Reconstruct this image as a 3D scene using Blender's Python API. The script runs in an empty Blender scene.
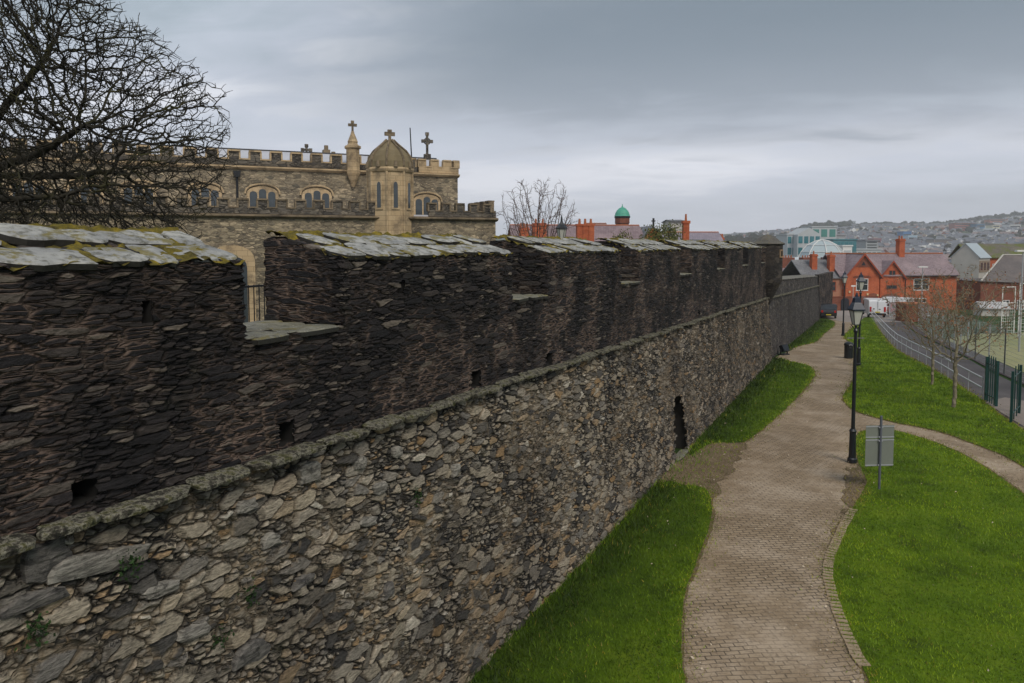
import bpy, bmesh, math, random
import numpy as np
from mathutils import Vector, Matrix, Euler
random.seed(7); RNG = np.random.default_rng(7)
SC = bpy.context.scene
COL = SC.collection
R = math.radians
TH = R(26.4); PITCH = R(3.5); FPX = 740.0; HY = 245.0
PPY = HY + FPX*math.tan(PITCH)
FH = np.array([-math.sin(TH), math.cos(TH)]); RH = np.array([math.cos(TH), math.sin(TH)])
# ------------------------------------------------------------- placing
def ray(px, py):
    """direction seen at a place of the survey photograph (eye at the origin)"""
    u = (px-512)/FPX; v = -(py-PPY)/FPX
    f = math.cos(PITCH)+v*math.sin(PITCH); z = v*math.cos(PITCH)-math.sin(PITCH)
    return np.array([RH[0]*u+FH[0]*f, RH[1]*u+FH[1]*f, z]), u, f
def at(px, py, d):
    r, u, f = ray(px, py)
    return Vector(r*(d/f))
def xyd(px, d, z=0.0):
    """position at bearing px, forward distance d, height z"""
    r, u, f = ray(px, HY)
    p = r*(d/f); return Vector((p[0], p[1], z))
_D = np.array([-50, 0, 40, 46, 67, 88, 95, 113, 150, 250, 400.])
_Z = np.array([-7.2, -7.2, -7.22, -7.3, -8.0, -8.7, -9.2, -9.9, -13, -18, -24.])
_RP = np.array([-400, 500, 690, 770, 840, 935, 1024, 1300, 2500.])
_RY = np.array([233, 238, 236, 231, 225, 224, 214.5, 208, 215.])
def zt(x, y):
    x = np.asarray(x, float); y = np.asarray(y, float)
    d = x*FH[0]+y*FH[1]; c = x*RH[0]+y*RH[1]
    near = np.interp(d, _D, _Z)
    px = 512+740*c/np.maximum(d, 1.0)
    zr = (245-np.interp(px, _RP, _RY))/740*2000
    t = np.clip((d-400)/1600, 0, 1)
    far = -24+(zr+24)*(t**1.15)
    far += 4*np.sin(x*.006+1.3)*np.sin(y*.0047)*np.minimum(t*5, 1)
    far -= np.clip(d-2000, 0, 4000)*.04
    return np.where(d < 400, near, far)
def G(px, py, off=0.0):
    r, u, f = ray(px, py)
    t0 = 1.0; t = 1.0
    while t < 5000:
        p = r*t
        if p[2] < zt(p[0], p[1]): break
        t0 = t; t *= 1.02
    for _ in range(30):
        m = (t0+t)/2; p = r*m
        if p[2] < zt(p[0], p[1]): t = m
        else: t0 = m
    p = r*t
    return Vector((p[0], p[1], float(zt(p[0], p[1]))+off))
# ------------------------------------------------------------- objects
def tag(o, label=None, cat=None, group=None, kind=None):
    if label: o['label'] = label
    if cat: o['category'] = cat
    if group: o['group'] = group
    if kind: o['kind'] = kind
    return o
def empty(name, loc=(0, 0, 0), rz=0.0):
    o = bpy.data.objects.new(name, None); COL.objects.link(o)
    o.location = loc; o.rotation_euler = (0, 0, rz); o.empty_display_size = .2
    return o
def link_mesh(name, me, mats, parent=None):
    o = bpy.data.objects.new(name, me); COL.objects.link(o)
    for m in (mats if isinstance(mats, (list, tuple)) else [mats]): me.materials.append(m)
    if parent is not None: o.parent = parent
    return o
def copy_tree(o, parent=None):
    c = o.copy(); COL.objects.link(c); c.parent = parent
    for ch in list(o.children): copy_tree(ch, c)
    return c
class MB:
    """collects shapes into one mesh"""
    def __init__(s): s.v = []; s.f = []; s.m = []; s.mi = 0; s.M = None
    def add(s, vs, fs):
        n = len(s.v)
        for p in vs:
            p = Vector(p)
            if s.M is not None: p = s.M @ p
            s.v.append(p[:])
        for f in fs: s.f.append([i+n for i in f]); s.m.append(s.mi)
        return s
    def box(s, x0, x1, y0, y1, z0, z1):
        vs = [(x, y, z) for z in (z0, z1) for y in (y0, y1) for x in (x0, x1)]
        return s.add(vs, [(0, 2, 3, 1), (4, 5, 7, 6), (0, 1, 5, 4), (2, 6, 7, 3), (0, 4, 6, 2), (1, 3, 7, 5)])
    def prism(s, poly, a0, a1, axis='y'):
        """poly of 2D points extruded: axis y -> points are (x,z); axis x -> (y,z); axis z -> (x,y)"""
        def P(p, a):
            return (p[0], a, p[1]) if axis == 'y' else ((a, p[0], p[1]) if axis == 'x' else (p[0], p[1], a))
        n = len(poly)
        vs = [P(p, a0) for p in poly]+[P(p, a1) for p in poly]
        fs = [tuple(range(n)), tuple(range(2*n-1, n-1, -1))]
        fs += [(i, i+n, (i+1) % n+n, (i+1) % n) for i in range(n)]
        return s.add(vs, fs)
    def tube(s, p0, p1, r0, r1=None, n=8, caps=True):
        r1 = r0 if r1 is None else r1
        p0 = Vector(p0); p1 = Vector(p1); d = (p1-p0)
        if d.length < 1e-6: return s
        q = d.to_track_quat('Z', 'Y')
        vs = []
        for p, r in ((p0, r0), (p1, r1)):
            for k in range(n):
                a = 2*math.pi*k/n; vs.append(p+q @ Vector((r*math.cos(a), r*math.sin(a), 0)))
        fs = [(k, (k+1) % n, (k+1) % n+n, k+n) for k in range(n)]
        if caps: fs += [tuple(range(n-1, -1, -1)), tuple(range(n, 2*n))]
        return s.add(vs, fs)
    def path(s, pts, r, n=6):
        for a, b in zip(pts[:-1], pts[1:]): s.tube(a, b, r, r, n)
        return s
    def revolve(s, prof, c=(0, 0, 0), n=12, rot=0.0):
        """prof: list of (r,z)"""
        vs = []; fs = []
        for r, z in prof:
            for k in range(n):
                a = 2*math.pi*k/n+rot; vs.append((c[0]+r*math.cos(a), c[1]+r*math.sin(a), c[2]+z))
        for i in range(len(prof)-1):
            for k in range(n):
                fs.append((i*n+k, i*n+(k+1) % n, (i+1)*n+(k+1) % n, (i+1)*n+k))
        fs.append(tuple(range(n-1, -1, -1))); fs.append(tuple(range((len(prof)-1)*n, len(prof)*n)))
        return s.add(vs, fs)
    def build(s, name, mats, parent=None, smooth=False, bevel=0.0, loc=None):
        me = bpy.data.meshes.new(name); me.from_pydata(s.v, [], s.f); me.update()
        for p, m in zip(me.polygons, s.m): p.material_index = m
        if bevel > 0:
            bm = bmesh.new(); bm.from_mesh(me)
            bmesh.ops.bevel(bm, geom=list(bm.edges), offset=bevel, segments=2, affect='EDGES', clamp_overlap=True)
            bm.to_mesh(me); bm.free()
        if smooth:
            for p in me.polygons: p.use_smooth = True
        o = link_mesh(name, me, mats, parent)
        if loc is not None: o.location = loc
        return o
def np_mesh(name, V, Q, mats, parent=None, smooth=False, weld=0.0, rand=None):
    """V (n,3), Q (m,4) or (m,3)"""
    me = bpy.data.meshes.new(name); V = np.asarray(V, np.float32); Q = np.asarray(Q, np.int32)
    k = Q.shape[1]
    me.vertices.add(len(V)); me.vertices.foreach_set('co', V.ravel())
    me.loops.add(Q.size); me.loops.foreach_set('vertex_index', Q.ravel())
    me.polygons.add(len(Q)); me.polygons.foreach_set('loop_start', np.arange(0, Q.size, k, dtype=np.int32))
    me.polygons.foreach_set('loop_total', np.full(len(Q), k, np.int32))
    me.update(calc_edges=True)
    if rand is not None:
        at_ = me.attributes.new('tint', 'FLOAT', 'POINT'); at_.data.foreach_set('value', np.asarray(rand, np.float32))
    if weld > 0:
        bm = bmesh.new(); bm.from_mesh(me); bmesh.ops.remove_doubles(bm, verts=bm.verts, dist=weld)
        bm.to_mesh(me); bm.free()
    if smooth: me.polygons.foreach_set('use_smooth', np.ones(len(me.polygons), bool))
    return link_mesh(name, me, mats, parent)
class NB:
    """numpy patches of quads, welded when built"""
    def __init__(s): s.V = []; s.Q = []; s.n = 0
    def lat(s, P, out=None, mask=None):
        nu, nv, _ = P.shape
        idx = np.arange(nu*nv).reshape(nu, nv)+s.n
        q = np.stack([idx[:-1, :-1], idx[1:, :-1], idx[1:, 1:], idx[:-1, 1:]], -1).reshape(-1, 4)
        if out is not None:
            a = P[nu//2, nv//2]; i2 = min(nu//2+1, nu-1); j2 = min(nv//2+1, nv-1)
            du = P[min(i2, nu-1), nv//2]-P[i2-1, nv//2]; dv = P[nu//2, j2]-P[nu//2, j2-1]
            if np.dot(np.cross(du, dv), out) < 0: q = q[:, ::-1]
        if mask is not None: q = q[mask.reshape(-1)]
        s.V.append(P.reshape(-1, 3)); s.Q.append(q); s.n += nu*nv
    def build(s, name, mats, parent=None, weld=.0008, smooth=True):
        return np_mesh(name, np.concatenate(s.V), np.concatenate(s.Q), mats, parent, smooth, weld)
def grid(A, B, fx, fy, fz):
    """arrays A (nu) and B (nv) -> lattice through the three functions of (a,b)"""
    a, b = np.meshgrid(A, B, indexing='ij')
    o = np.ones_like(a)
    return np.stack([fx(a, b)*o, fy(a, b)*o, fz(a, b)*o], -1)
# ------------------------------------------------------------- materials
class NT:
    def __init__(s, name):
        s.m = bpy.data.materials.new(name); s.m.use_nodes = True
        s.t = s.m.node_tree; s.b = s.t.nodes['Principled BSDF']; s.o = s.t.nodes['Material Output']
    def n(s, kind, ins=None, **props):
        nd = s.t.nodes.new(kind)
        for k, v in props.items(): setattr(nd, k, v)
        for k, v in (ins or {}).items():
            sock = nd.inputs[k]
            if isinstance(v, bpy.types.NodeSocket): s.t.links.new(v, sock)
            else: sock.default_value = v
        return nd
    def l(s, a, b): s.t.links.new(a, b)
    def math(s, op, a, b=0.0, c=0.0, clamp=False):
        nd = s.n('ShaderNodeMath', {0: a, 1: b, 2: c}, operation=op, use_clamp=clamp); return nd.outputs[0]
    def mix(s, f, a, b, mode='MIX'):
        nd = s.t.nodes.new('ShaderNodeMix'); nd.data_type = 'RGBA'; nd.blend_type = mode
        for k, v in ((0, f), (6, a), (7, b)):
            if isinstance(v, bpy.types.NodeSocket): s.t.links.new(v, nd.inputs[k])
            else: nd.inputs[k].default_value = v if k == 0 else c4(v)
        return nd.outputs[2]
    def fmix(s, f, a, b):
        nd = s.t.nodes.new('ShaderNodeMix'); nd.data_type = 'FLOAT'
        for k, v in ((0, f), (2, a), (3, b)):
            if isinstance(v, bpy.types.NodeSocket): s.t.links.new(v, nd.inputs[k])
            else: nd.inputs[k].default_value = v
        return nd.outputs[0]
    def ramp(s, f, stops, interp='LINEAR'):
        nd = s.n('ShaderNodeValToRGB', {0: f}); cr = nd.color_ramp; cr.interpolation = interp
        while len(cr.elements) < len(stops): cr.elements.new(0.5)
        for e, (p, c) in zip(cr.elements, stops): e.position = p; e.color = c4(c)
        return nd.outputs[0]
    def step(s, f, a, b):
        return s.n('ShaderNodeMapRange', {0: f, 1: a, 2: b, 3: 0.0, 4: 1.0}, interpolation_type='SMOOTHSTEP').outputs[0]
    def obj(s): return s.n('ShaderNodeTexCoord').outputs['Object']
    def vmul(s, v, k): return s.n('ShaderNodeVectorMath', {0: v, 1: k}, operation='MULTIPLY').outputs[0]
    def noise(s, v, sc, det=4, rough=.55, dist=0.0, col=False):
        nd = s.n('ShaderNodeTexNoise', {'Vector': v, 'Scale': sc, 'Detail': det, 'Roughness': rough, 'Distortion': dist})
        return nd.outputs['Color' if col else 'Fac']
    def bump(s, h, st=.5, dist=.02):
        nd = s.n('ShaderNodeBump', {'Height': h, 'Strength': st, 'Distance': dist}); s.l(nd.outputs[0], s.b.inputs['Normal']); return nd
    def done(s, col=None, rough=None, spec=None, metal=None):
        for key, v in (('Base Color', col), ('Roughness', rough), ('Specular IOR Level', spec), ('Metallic', metal)):
            if v is None: continue
            if isinstance(v, bpy.types.NodeSocket): s.l(v, s.b.inputs[key])
            else: s.b.inputs[key].default_value = c4(v) if key == 'Base Color' else v
        return s.m
def c4(c):
    if isinstance(c, (int, float)): return (c, c, c, 1)
    return tuple(c)+((1,) if len(c) == 3 else ())
def plain(name, col, rough=.7, var=.25, sc=3.0, metal=0.0, spec=.4, bump=0.0):
    """a painted or cast surface with some dirt in it"""
    t = NT(name); o = t.obj()
    f = t.noise(o, sc, 5, .6)
    k = t.math('MULTIPLY_ADD', f, 2*var, 1-var)
    c = t.mix(1.0, c4(col), t.n('ShaderNodeCombineColor', {0: k, 1: k, 2: k}).outputs[0], 'MULTIPLY')
    if bump > 0: t.bump(t.noise(o, sc*6, 4), bump, .01)
    return t.done(c, rough, spec, metal)
def rubble(name, sc, big, cols, mortar, disp, dark=(.012, .011, .01), tall=1.0, moss=.0, warp=.12, grime=.5, dist_dark=0.0, edge=.07, grit=30, tk=.9, jo=(.38, .62), rnd=1.0, bigf=.52):
    """random rubble masonry: two sizes of stone, recessed joints, real displacement"""
    t = NT(name); o = t.obj()
    w = t.noise(o, 1.6, 3, .6, col=True)
    w = t.vmul(t.n('ShaderNodeVectorMath', {0: w, 1: (.5, .5, .5)}, operation='SUBTRACT').outputs[0], (warp,)*3)
    p = t.n('ShaderNodeVectorMath', {0: o, 1: w}, operation='ADD').outputs[0]
    p = t.vmul(p, sc)
    def vor(scale, feat):
        return t.n('ShaderNodeTexVoronoi', {'Vector': p, 'Scale': scale, 'Randomness': rnd}, feature=feat, distance='EUCLIDEAN')
    a = vor(1.0, 'F1'); ae = vor(1.0, 'DISTANCE_TO_EDGE').outputs['Distance']
    b = vor(big, 'F1'); be = vor(big, 'DISTANCE_TO_EDGE').outputs['Distance']
    sa = t.n('ShaderNodeSeparateColor', {0: a.outputs['Color']}).outputs
    sb = t.n('ShaderNodeSeparateColor', {0: b.outputs['Color']}).outputs
    big_m = t.math('GREATER_THAN', sa[0], bigf)
    be2 = t.math('DIVIDE', be, big)
    e = t.fmix(big_m, t.math('MINIMUM', ae, be2), ae)
    r1 = t.fmix(big_m, sb[1], sa[1]); r2 = t.fmix(big_m, sb[2], sa[2]); r3 = t.fmix(big_m, sb[0], sa[2])
    fine = t.noise(t.vmul(o, (1, 1, 3.0)), grit*.45, 5, .65)
    e2 = t.math('ADD', e, t.math('MULTIPLY_ADD', fine, .06, -.03))
    face = t.step(e2, 0.0, edge)
    # tilt of every stone's face
    loc = t.n('ShaderNodeVectorMath', {0: p, 1: a.outputs['Position']}, operation='SUBTRACT').outputs[0]
    dirv = t.n('ShaderNodeVectorMath', {0: a.outputs['Color'], 1: (.5, .5, .5)}, operation='SUBTRACT').outputs[0]
    tilt = t.n('ShaderNodeVectorMath', {0: loc, 1: dirv}, operation='DOT_PRODUCT').outputs['Value']
    h = t.math('MULTIPLY', face, t.math('MULTIPLY_ADD', r1, .55, .45))
    h = t.math('ADD', h, t.math('MULTIPLY', tilt, tk))
    h = t.math('ADD', h, t.math('MULTIPLY_ADD', fine, .5, -.25))
    stone = t.ramp(r2, cols)
    streak = t.noise(t.vmul(o, (2, 2, 14)), 2.2, 5, .7)
    k = t.math('MAXIMUM', t.math('MULTIPLY_ADD', t.math('ADD', streak, fine), 2.0, -1.0), .18)
    stone = t.mix(1.0, stone, t.n('ShaderNodeCombineColor', {0: k, 1: k, 2: k}).outputs[0], 'MULTIPLY')
    joint_n = t.step(t.noise(o, .9, 4, .6), *jo)
    joint = t.mix(joint_n, dark, mortar)
    c = t.mix(face, joint, stone)
    c = t.mix(t.math('MULTIPLY', t.step(e2, .03, .0), t.math('SUBTRACT', .85, t.math('MULTIPLY', joint_n, .6))), c, dark)
    # broad stains
    g = t.step(t.noise(t.vmul(o, (1, 1, .7)), .35, 5, .6), .42, .66)
    c = t.mix(t.math('MULTIPLY', g, grime), c, t.mix(1.0, c, (.42, .39, .38), 'MULTIPLY'))
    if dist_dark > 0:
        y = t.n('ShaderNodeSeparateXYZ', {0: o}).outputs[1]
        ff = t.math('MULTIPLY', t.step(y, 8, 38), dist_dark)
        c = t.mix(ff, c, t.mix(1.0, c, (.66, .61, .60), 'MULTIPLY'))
    if moss > 0:
        mm = t.math('MULTIPLY', t.step(t.noise(o, 2.3, 5, .7), .56, .70), moss)
        c = t.mix(mm, c, (.045, .05, .018))
    if disp > 0:
        d = t.n('ShaderNodeDisplacement', {'Height': h, 'Midlevel': .6, 'Scale': disp})
        t.l(d.outputs[0], t.o.inputs['Displacement']); t.m.displacement_method = 'BOTH'
    else:
        t.bump(h, .9, .03*tall)
    return t.done(c, .78, .35)
# ============================================================= the rampart wall
D = 6.3
def zstr(y): return -2.35-.0195*np.asarray(y)
def wy(px):  # distance along the wall seen at bearing px
    return D/math.tan(TH-math.atan((px-512)/FPX))
def ysp(y0, y1, k=1.0, lo=.024):
    out = [y0]; y = y0
    while y < y1:
        d = .445*D+.896*max(y, 0)
        s = max(lo, k*d*d/(D*FPX)*1.3)
        if y < 2: s = .07
        y += s; out.append(min(y, y1))
    if out[-1]-out[-2] < .004: out.pop(-2)
    return np.array(out)
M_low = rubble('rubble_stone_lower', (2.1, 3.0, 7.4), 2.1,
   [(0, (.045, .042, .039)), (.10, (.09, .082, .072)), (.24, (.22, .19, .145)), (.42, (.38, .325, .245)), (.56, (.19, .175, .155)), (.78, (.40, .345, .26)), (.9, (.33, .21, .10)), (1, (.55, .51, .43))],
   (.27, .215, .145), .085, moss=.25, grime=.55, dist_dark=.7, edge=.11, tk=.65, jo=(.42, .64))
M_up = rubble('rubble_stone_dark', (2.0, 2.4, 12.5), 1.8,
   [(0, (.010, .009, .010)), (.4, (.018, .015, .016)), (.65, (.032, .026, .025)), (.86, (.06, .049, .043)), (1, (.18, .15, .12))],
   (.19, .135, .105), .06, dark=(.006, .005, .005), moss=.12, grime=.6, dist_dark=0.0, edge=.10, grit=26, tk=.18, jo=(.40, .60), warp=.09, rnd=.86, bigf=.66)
def slab_mat(name, base, lich):
    t = NT(name); o = t.obj()
    n1 = t.noise(o, 1.7, 5, .6); n2 = t.noise(o, 9, 5, .65); n3 = t.noise(o, 40, 3)
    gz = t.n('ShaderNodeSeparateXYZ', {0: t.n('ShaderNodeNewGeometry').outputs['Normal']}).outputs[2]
    c = t.mix(t.step(n1, .35, .65), base, (base[0]*.55, base[1]*.56, base[2]*.6))
    c = t.mix(t.step(n2, .44, .68), c, (.095, .09, .065))
    c = t.mix(t.math('MULTIPLY', t.step(n3, .56, .66), .5), c, (.36, .37, .34))
    l = t.step(t.noise(o, 3.1, 5, .7), .53, .62)
    c = t.mix(t.math('MULTIPLY', l, lich), c, (.17, .135, .02))
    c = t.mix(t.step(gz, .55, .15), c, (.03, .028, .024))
    t.bump(t.math('ADD', n2, t.math('MULTIPLY', n3, .4)), .6, .02)
    return t.done(c, .62, .45)
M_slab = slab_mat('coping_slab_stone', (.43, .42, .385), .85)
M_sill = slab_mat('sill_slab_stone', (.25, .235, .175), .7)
def moss_mat(name, a, b, c_):
    t = NT(name); o = t.obj(); n = t.noise(o, 5, 6, .7); n2 = t.noise(o, 30, 4, .7)
    c = t.ramp(n, [(.3, a), (.5, b), (.65, c_)])
    t.bump(n2, 1.0, .03)
    return t.done(c, .9, .2)
M_moss = moss_mat('moss_and_earth', (.03, .026, .018), (.15, .12, .022), (.30, .22, .025))
M_string = NT('mossy_string_stone')
def _string():
    t = M_string; o = t.obj(); n = t.noise(o, 7.5, 6, .75); n2 = t.noise(o, 25, 4, .7)
    c = t.ramp(n, [(.38, (.016, .014, .012)), (.46, (.075, .066, .05)), (.52, (.25, .235, .185)), (.57, (.13, .12, .06)), (.63, (.05, .052, .018))])
    c = t.mix(t.step(n2, .48, .66), c, (.03, .032, .018))
    t.bump(n2, .9, .03); return t.done(c, .85, .3)
M_string = _string()
M_void = plain('dark_hole', (.012, .011, .010), .95, .3)

wall = empty('rampart_wall', (-D, 20, -7.2))
tag(wall, 'long dark rubble stone rampart with slab topped battlements, from the left edge to the turret', 'city wall')
WL = Vector((-wall.location[0], -wall.location[1], -wall.location[2]))
def wpart(o): o.location = WL; return o
TH_W = 1.4; SILL = -1.05
embr = [(1.05+6.68*k-1.7, 1.05+6.68*k) for k in range(0, 8)]
def snap(Y, vals):
    for v in vals:
        if Y[0]+.02 < v < Y[-1]-.02: Y[np.argmin(np.abs(Y-v))] = v
    return Y
YE = 48.7
Y = ysp(-6.0, YE, .95); Y = snap(Y, [e for p in embr for e in p])
# holes through the faces: (y0,y1,z0,z1,depth)
def hole_at(px, py, w, h):
    y = wy(px); r, u, f = ray(px, py); z = r[2]*(-D/r[0]); return (y-w/2, y+w/2, z-h/2, z+h/2, .5)
up_holes = [hole_at(77, 494, .26, .20), hole_at(284, 434, .24, .28), hole_at(476, 379, .34, .30), hole_at(550, 359, .3, .26), hole_at(146, 312, .10, .22),
            hole_at(402, 286, .1, .2), hole_at(700, 312, .3, .2)]
door = (24.15, 25.6, -7.6, -5.15, 1.6)
low_holes = [door]
xlow = lambda z: -6.25+.40*np.clip((-2.6-z)/4.6, 0, 1.1)
rng = np.random.default_rng(3)
def carve(P, holes):
    cy = (P[:-1, :-1, 1]+P[1:, 1:, 1])/2; cz = (P[:-1, :-1, 2]+P[1:, 1:, 2])/2
    m = np.ones(cy.shape, bool)
    for h in holes:
        if h[3]-h[2] > 1:   # doorway: ragged, narrowing to the head
            mid = (h[0]+h[1])/2; hw = (h[1]-h[0])/2*(1-.55*np.clip((cz+6.1)/.95, 0, 1)**2)+.07*np.sin(cz*19)+.05*np.sin(cz*43+1)
            m &= ~((np.abs(cy-mid) < hw) & (cz < h[3])); continue
        m &= ~((cy > h[0]) & (cy < h[1]) & (cz > h[2]) & (cz < h[3]))
    return m
def recess(nb, h, xf):
    y0, y1, z0, z1, dp = h; y0 -= .02; y1 += .02; z0 -= .02; z1 += .02
    xx = np.linspace(0, dp, 14); yy = np.linspace(y0, y1, 16); zz = np.linspace(z0, z1, 40 if z1-z0 > 1 else 12)
    X = lambda a, z: xf(z)-a
    nb.lat(grid(xx, zz, lambda a, b: X(a, b), lambda a, b: y0, lambda a, b: b), (0, 1, 0))
    nb.lat(grid(xx, zz, lambda a, b: X(a, b), lambda a, b: y1, lambda a, b: b), (0, -1, 0))
    nb.lat(grid(yy, zz, lambda a, b: X(dp, b), lambda a, b: a, lambda a, b: b), (1, 0, 0))
    nb.lat(grid(xx, yy, lambda a, b: X(a, z1), lambda a, b: b, lambda a, b: z1), (0, 0, -1))
    nb.lat(grid(xx, yy, lambda a, b: X(a, z0), lambda a, b: b, lambda a, b: z0), (0, 0, 1))
# lower face
nb = NB(); T = np.linspace(0, 1, 225)
P = grid(Y, T, lambda a, b: xlow(-7.9+(zstr(a)+7.9)*b), lambda a, b: a, lambda a, b: -7.9+(zstr(a)+7.9)*b)
nb.lat(P, (1, 0, 0), carve(P, low_holes))
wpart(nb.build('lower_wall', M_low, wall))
nb = NB(); recess(nb, (23.9, 25.8, -7.6, -5.0, 1.6), lambda z: xlow(z)-.03); nb.build('doorway_recess', plain('damp_shade_stone', (.035, .03, .026), .9, .4, 3), wall).location = WL  # damp stone coloured darker still to stand in for the recess's shade
# upper face with embrasures
nb = NB(); xf = -6.3
T = np.linspace(0, 1, 72); Zm = np.linspace(SILL, -.17, 42)
P = grid(Y, T, lambda a, b: xf, lambda a, b: a, lambda a, b: zstr(a)+(SILL-zstr(a))*b)
nb.lat(P, (1, 0, 0), carve(P, up_holes))
P = grid(Y, Zm, lambda a, b: xf, lambda a, b: a, lambda a, b: b)
cy = (P[:-1, :-1, 1]+P[1:, 1:, 1])/2; msk = carve(P, up_holes)
for e0, e1 in embr: msk &= ~((cy > e0) & (cy < e1))
nb.lat(P, (1, 0, 0), msk)
def ztop(x):  # slope of the merlon's top, front to back
    return -.17+.27*np.clip((-6.3-x)/1.0, 0, 1)
XX = np.linspace(-6.3, -6.3-TH_W, 46)
for e0, e1 in embr:
    for yy, nrm in ((e0, (0, 1, 0)), (e1, (0, -1, 0))):
        nb.lat(grid(XX, np.linspace(0, 1, 42), lambda a, b: a, lambda a, b: yy, lambda a, b: SILL+(ztop(a)-SILL)*b), nrm)
mer = [(-6.0, embr[0][0])]+[(embr[k][1], embr[k+1][0]) for k in range(7)]+[(embr[7][1], YE)]
mer = [m for m in mer if m[1] > m[0]]
for m0, m1 in mer:
    yy = np.linspace(m0, m1, 60)
    nb.lat(grid(XX, yy, lambda a, b: a, lambda a, b: b, lambda a, b: ztop(a)), (0, 0, 1))
    nb.lat(grid(yy, np.linspace(-1.95, .1, 30), lambda a, b: -6.3-TH_W, lambda a, b: a, lambda a, b: b), (-1, 0, 0))
for e0, e1 in embr:
    yy = np.linspace(e0, e1, 40)
    nb.lat(grid(XX, yy, lambda a, b: a, lambda a, b: b, lambda a, b: SILL-.06), (0, 0, 1))
    nb.lat(grid(yy, np.linspace(-1.95, SILL-.06, 14), lambda a, b: -6.3-TH_W, lambda a, b: a, lambda a, b: b), (-1, 0, 0))
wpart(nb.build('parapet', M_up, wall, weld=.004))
nb = NB()
for h in up_holes:
    y0, y1, z0, z1, dp = h
    recess(nb, h, lambda z: -6.32)
nb.build('weep_hole', M_void, wall, smooth=False).location = WL
# ---- flat stones
def slab(mb, c, L, W, t, tiltx=0.0, rnd=.10, rz=0.0, n=14, ry=0.0):
    """irregular flat stone: c centre, L along y, W along x"""
    pts = []
    for k in range(n):
        a = 2*math.pi*(k+.5)/n; ca, sa = math.cos(a), math.sin(a)
        s = 1.0/max(abs(ca), abs(sa))**.88
        j = 1+random.uniform(-rnd, rnd*.5)
        pts.append((W/2*ca*s*j, L/2*sa*s*j))
    M = Matrix.Translation(c) @ Matrix.Rotation(rz, 4, 'Z') @ Matrix.Rotation(ry, 4, 'Y') @ Matrix.Rotation(tiltx, 4, 'X')
    vs = [M @ Vector((x*.97, y*.97, -t)) for x, y in pts]+[M @ Vector((x, y, -.2*t)) for x, y in pts] + \
         [M @ Vector((x*.93, y*.93, random.uniform(-.07, .07)*t)) for x, y in pts]+[M @ Vector((x*.5, y*.5, random.uniform(.0, .25)*t)) for x, y in pts]+[M @ Vector((0, 0, .15*t))]
    fs = [tuple(range(n-1, -1, -1))]
    for r in range(3): fs += [(r*n+k, r*n+(k+1) % n, (r+1)*n+(k+1) % n, (r+1)*n+k) for k in range(n)]
    fs += [(3*n+k, 3*n+(k+1) % n, 4*n) for k in range(n)]
    mb.add(vs, fs)
random.seed(11)
sl = math.atan2(.27, 1.0)
def coping(m0, m1, zoff=lambda y: 0.0, xf=-6.3, parent=None, nm='coping', dz=.0, rows=((.24, .58), (.82, .58))):
    mb = MB()
    for ri, (u, W) in enumerate(rows):
        y = m0-.02+random.uniform(0, .2)*ri
        while y < m1-.1:
            L = random.choice((random.uniform(.35, .6), random.uniform(.5, .95))); L = min(L, m1+.04-y)
            if m1-y-L < .25: L = m1+.04-y
            yc = y+L/2; x = xf-u+random.uniform(-.03, .03)
            z = -.17+.27*u+.035+ri*.02+random.uniform(-.016, .028)+zoff(yc)+dz
            slab(mb, (x, yc, z), L-random.uniform(.0, .05), W*random.uniform(.92, 1.12), random.uniform(.05, .085), tiltx=random.uniform(-.025, .025)+math.atan2(zoff(yc+.5)-zoff(yc-.5), 1), rz=random.uniform(-.14, .14), ry=sl+random.uniform(-.05, .05), rnd=.15)
            y += L
    o = mb.build(nm, M_slab, parent or wall); o.location = WL if parent is None else -parent.location
    # moss bed
    yy = np.arange(m0, m1+.05, .07); yy[-1] = m1; xx = np.linspace(xf+.02, xf-TH_W+.02, 22)
    zo = np.array([zoff(v) for v in yy])
    a, b = np.meshgrid(xx, np.arange(len(yy)), indexing='ij')
    z = -.17+.27*np.clip((xf-a)/1.0, 0, 1)+zo[b.astype(int)]+dz+.0+rng.normal(0, .02, a.shape)+.075*(((xf-a) > .98))+.02*np.sin(yy[b.astype(int)]*5+a*3)
    nb = NB(); nb.lat(np.stack([a, yy[b.astype(int)], z], -1), (0, 0, 1))
    o = nb.build('moss_bed', M_moss, parent or wall); o.location = WL if parent is None else -parent.location
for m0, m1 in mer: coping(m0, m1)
# sills
for k, (e0, e1) in enumerate(embr):
    mb = MB()
    for (u, W) in ((.28, .6), (.80, .5), (1.22, .4)):
        y = e0+.01
        while y < e1-.05:
            L = random.uniform(.5, .95)
            if e1-y-L < .3: L = e1-y-.01
            slab(mb, (xf-u+.05, y+L/2, SILL+.0+random.uniform(-.01, .01)), L-.03, W, .07, rz=random.uniform(-.06, .06)); y += L
    mb.build('embrasure_sill', M_sill, wall).location = WL
# string course
mb = MB(); y = -6.0
while y < YE:
    L = random.uniform(.45, 1.3); L = min(L, YE-y)
    c = (-6.20+random.uniform(-.02, .03), y+L/2, float(zstr(y+L/2))+.04+random.uniform(-.02, .02))
    slab(mb, c, L*random.uniform(.96, 1.04), random.uniform(.24, .34), random.uniform(.04, .06), tiltx=-.0195+random.uniform(-.03, .03), rz=random.uniform(-.03, .03), ry=random.uniform(.0, .2), rnd=.16)
    y += L
mb.build('string_course', M_string, wall).location = WL
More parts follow.
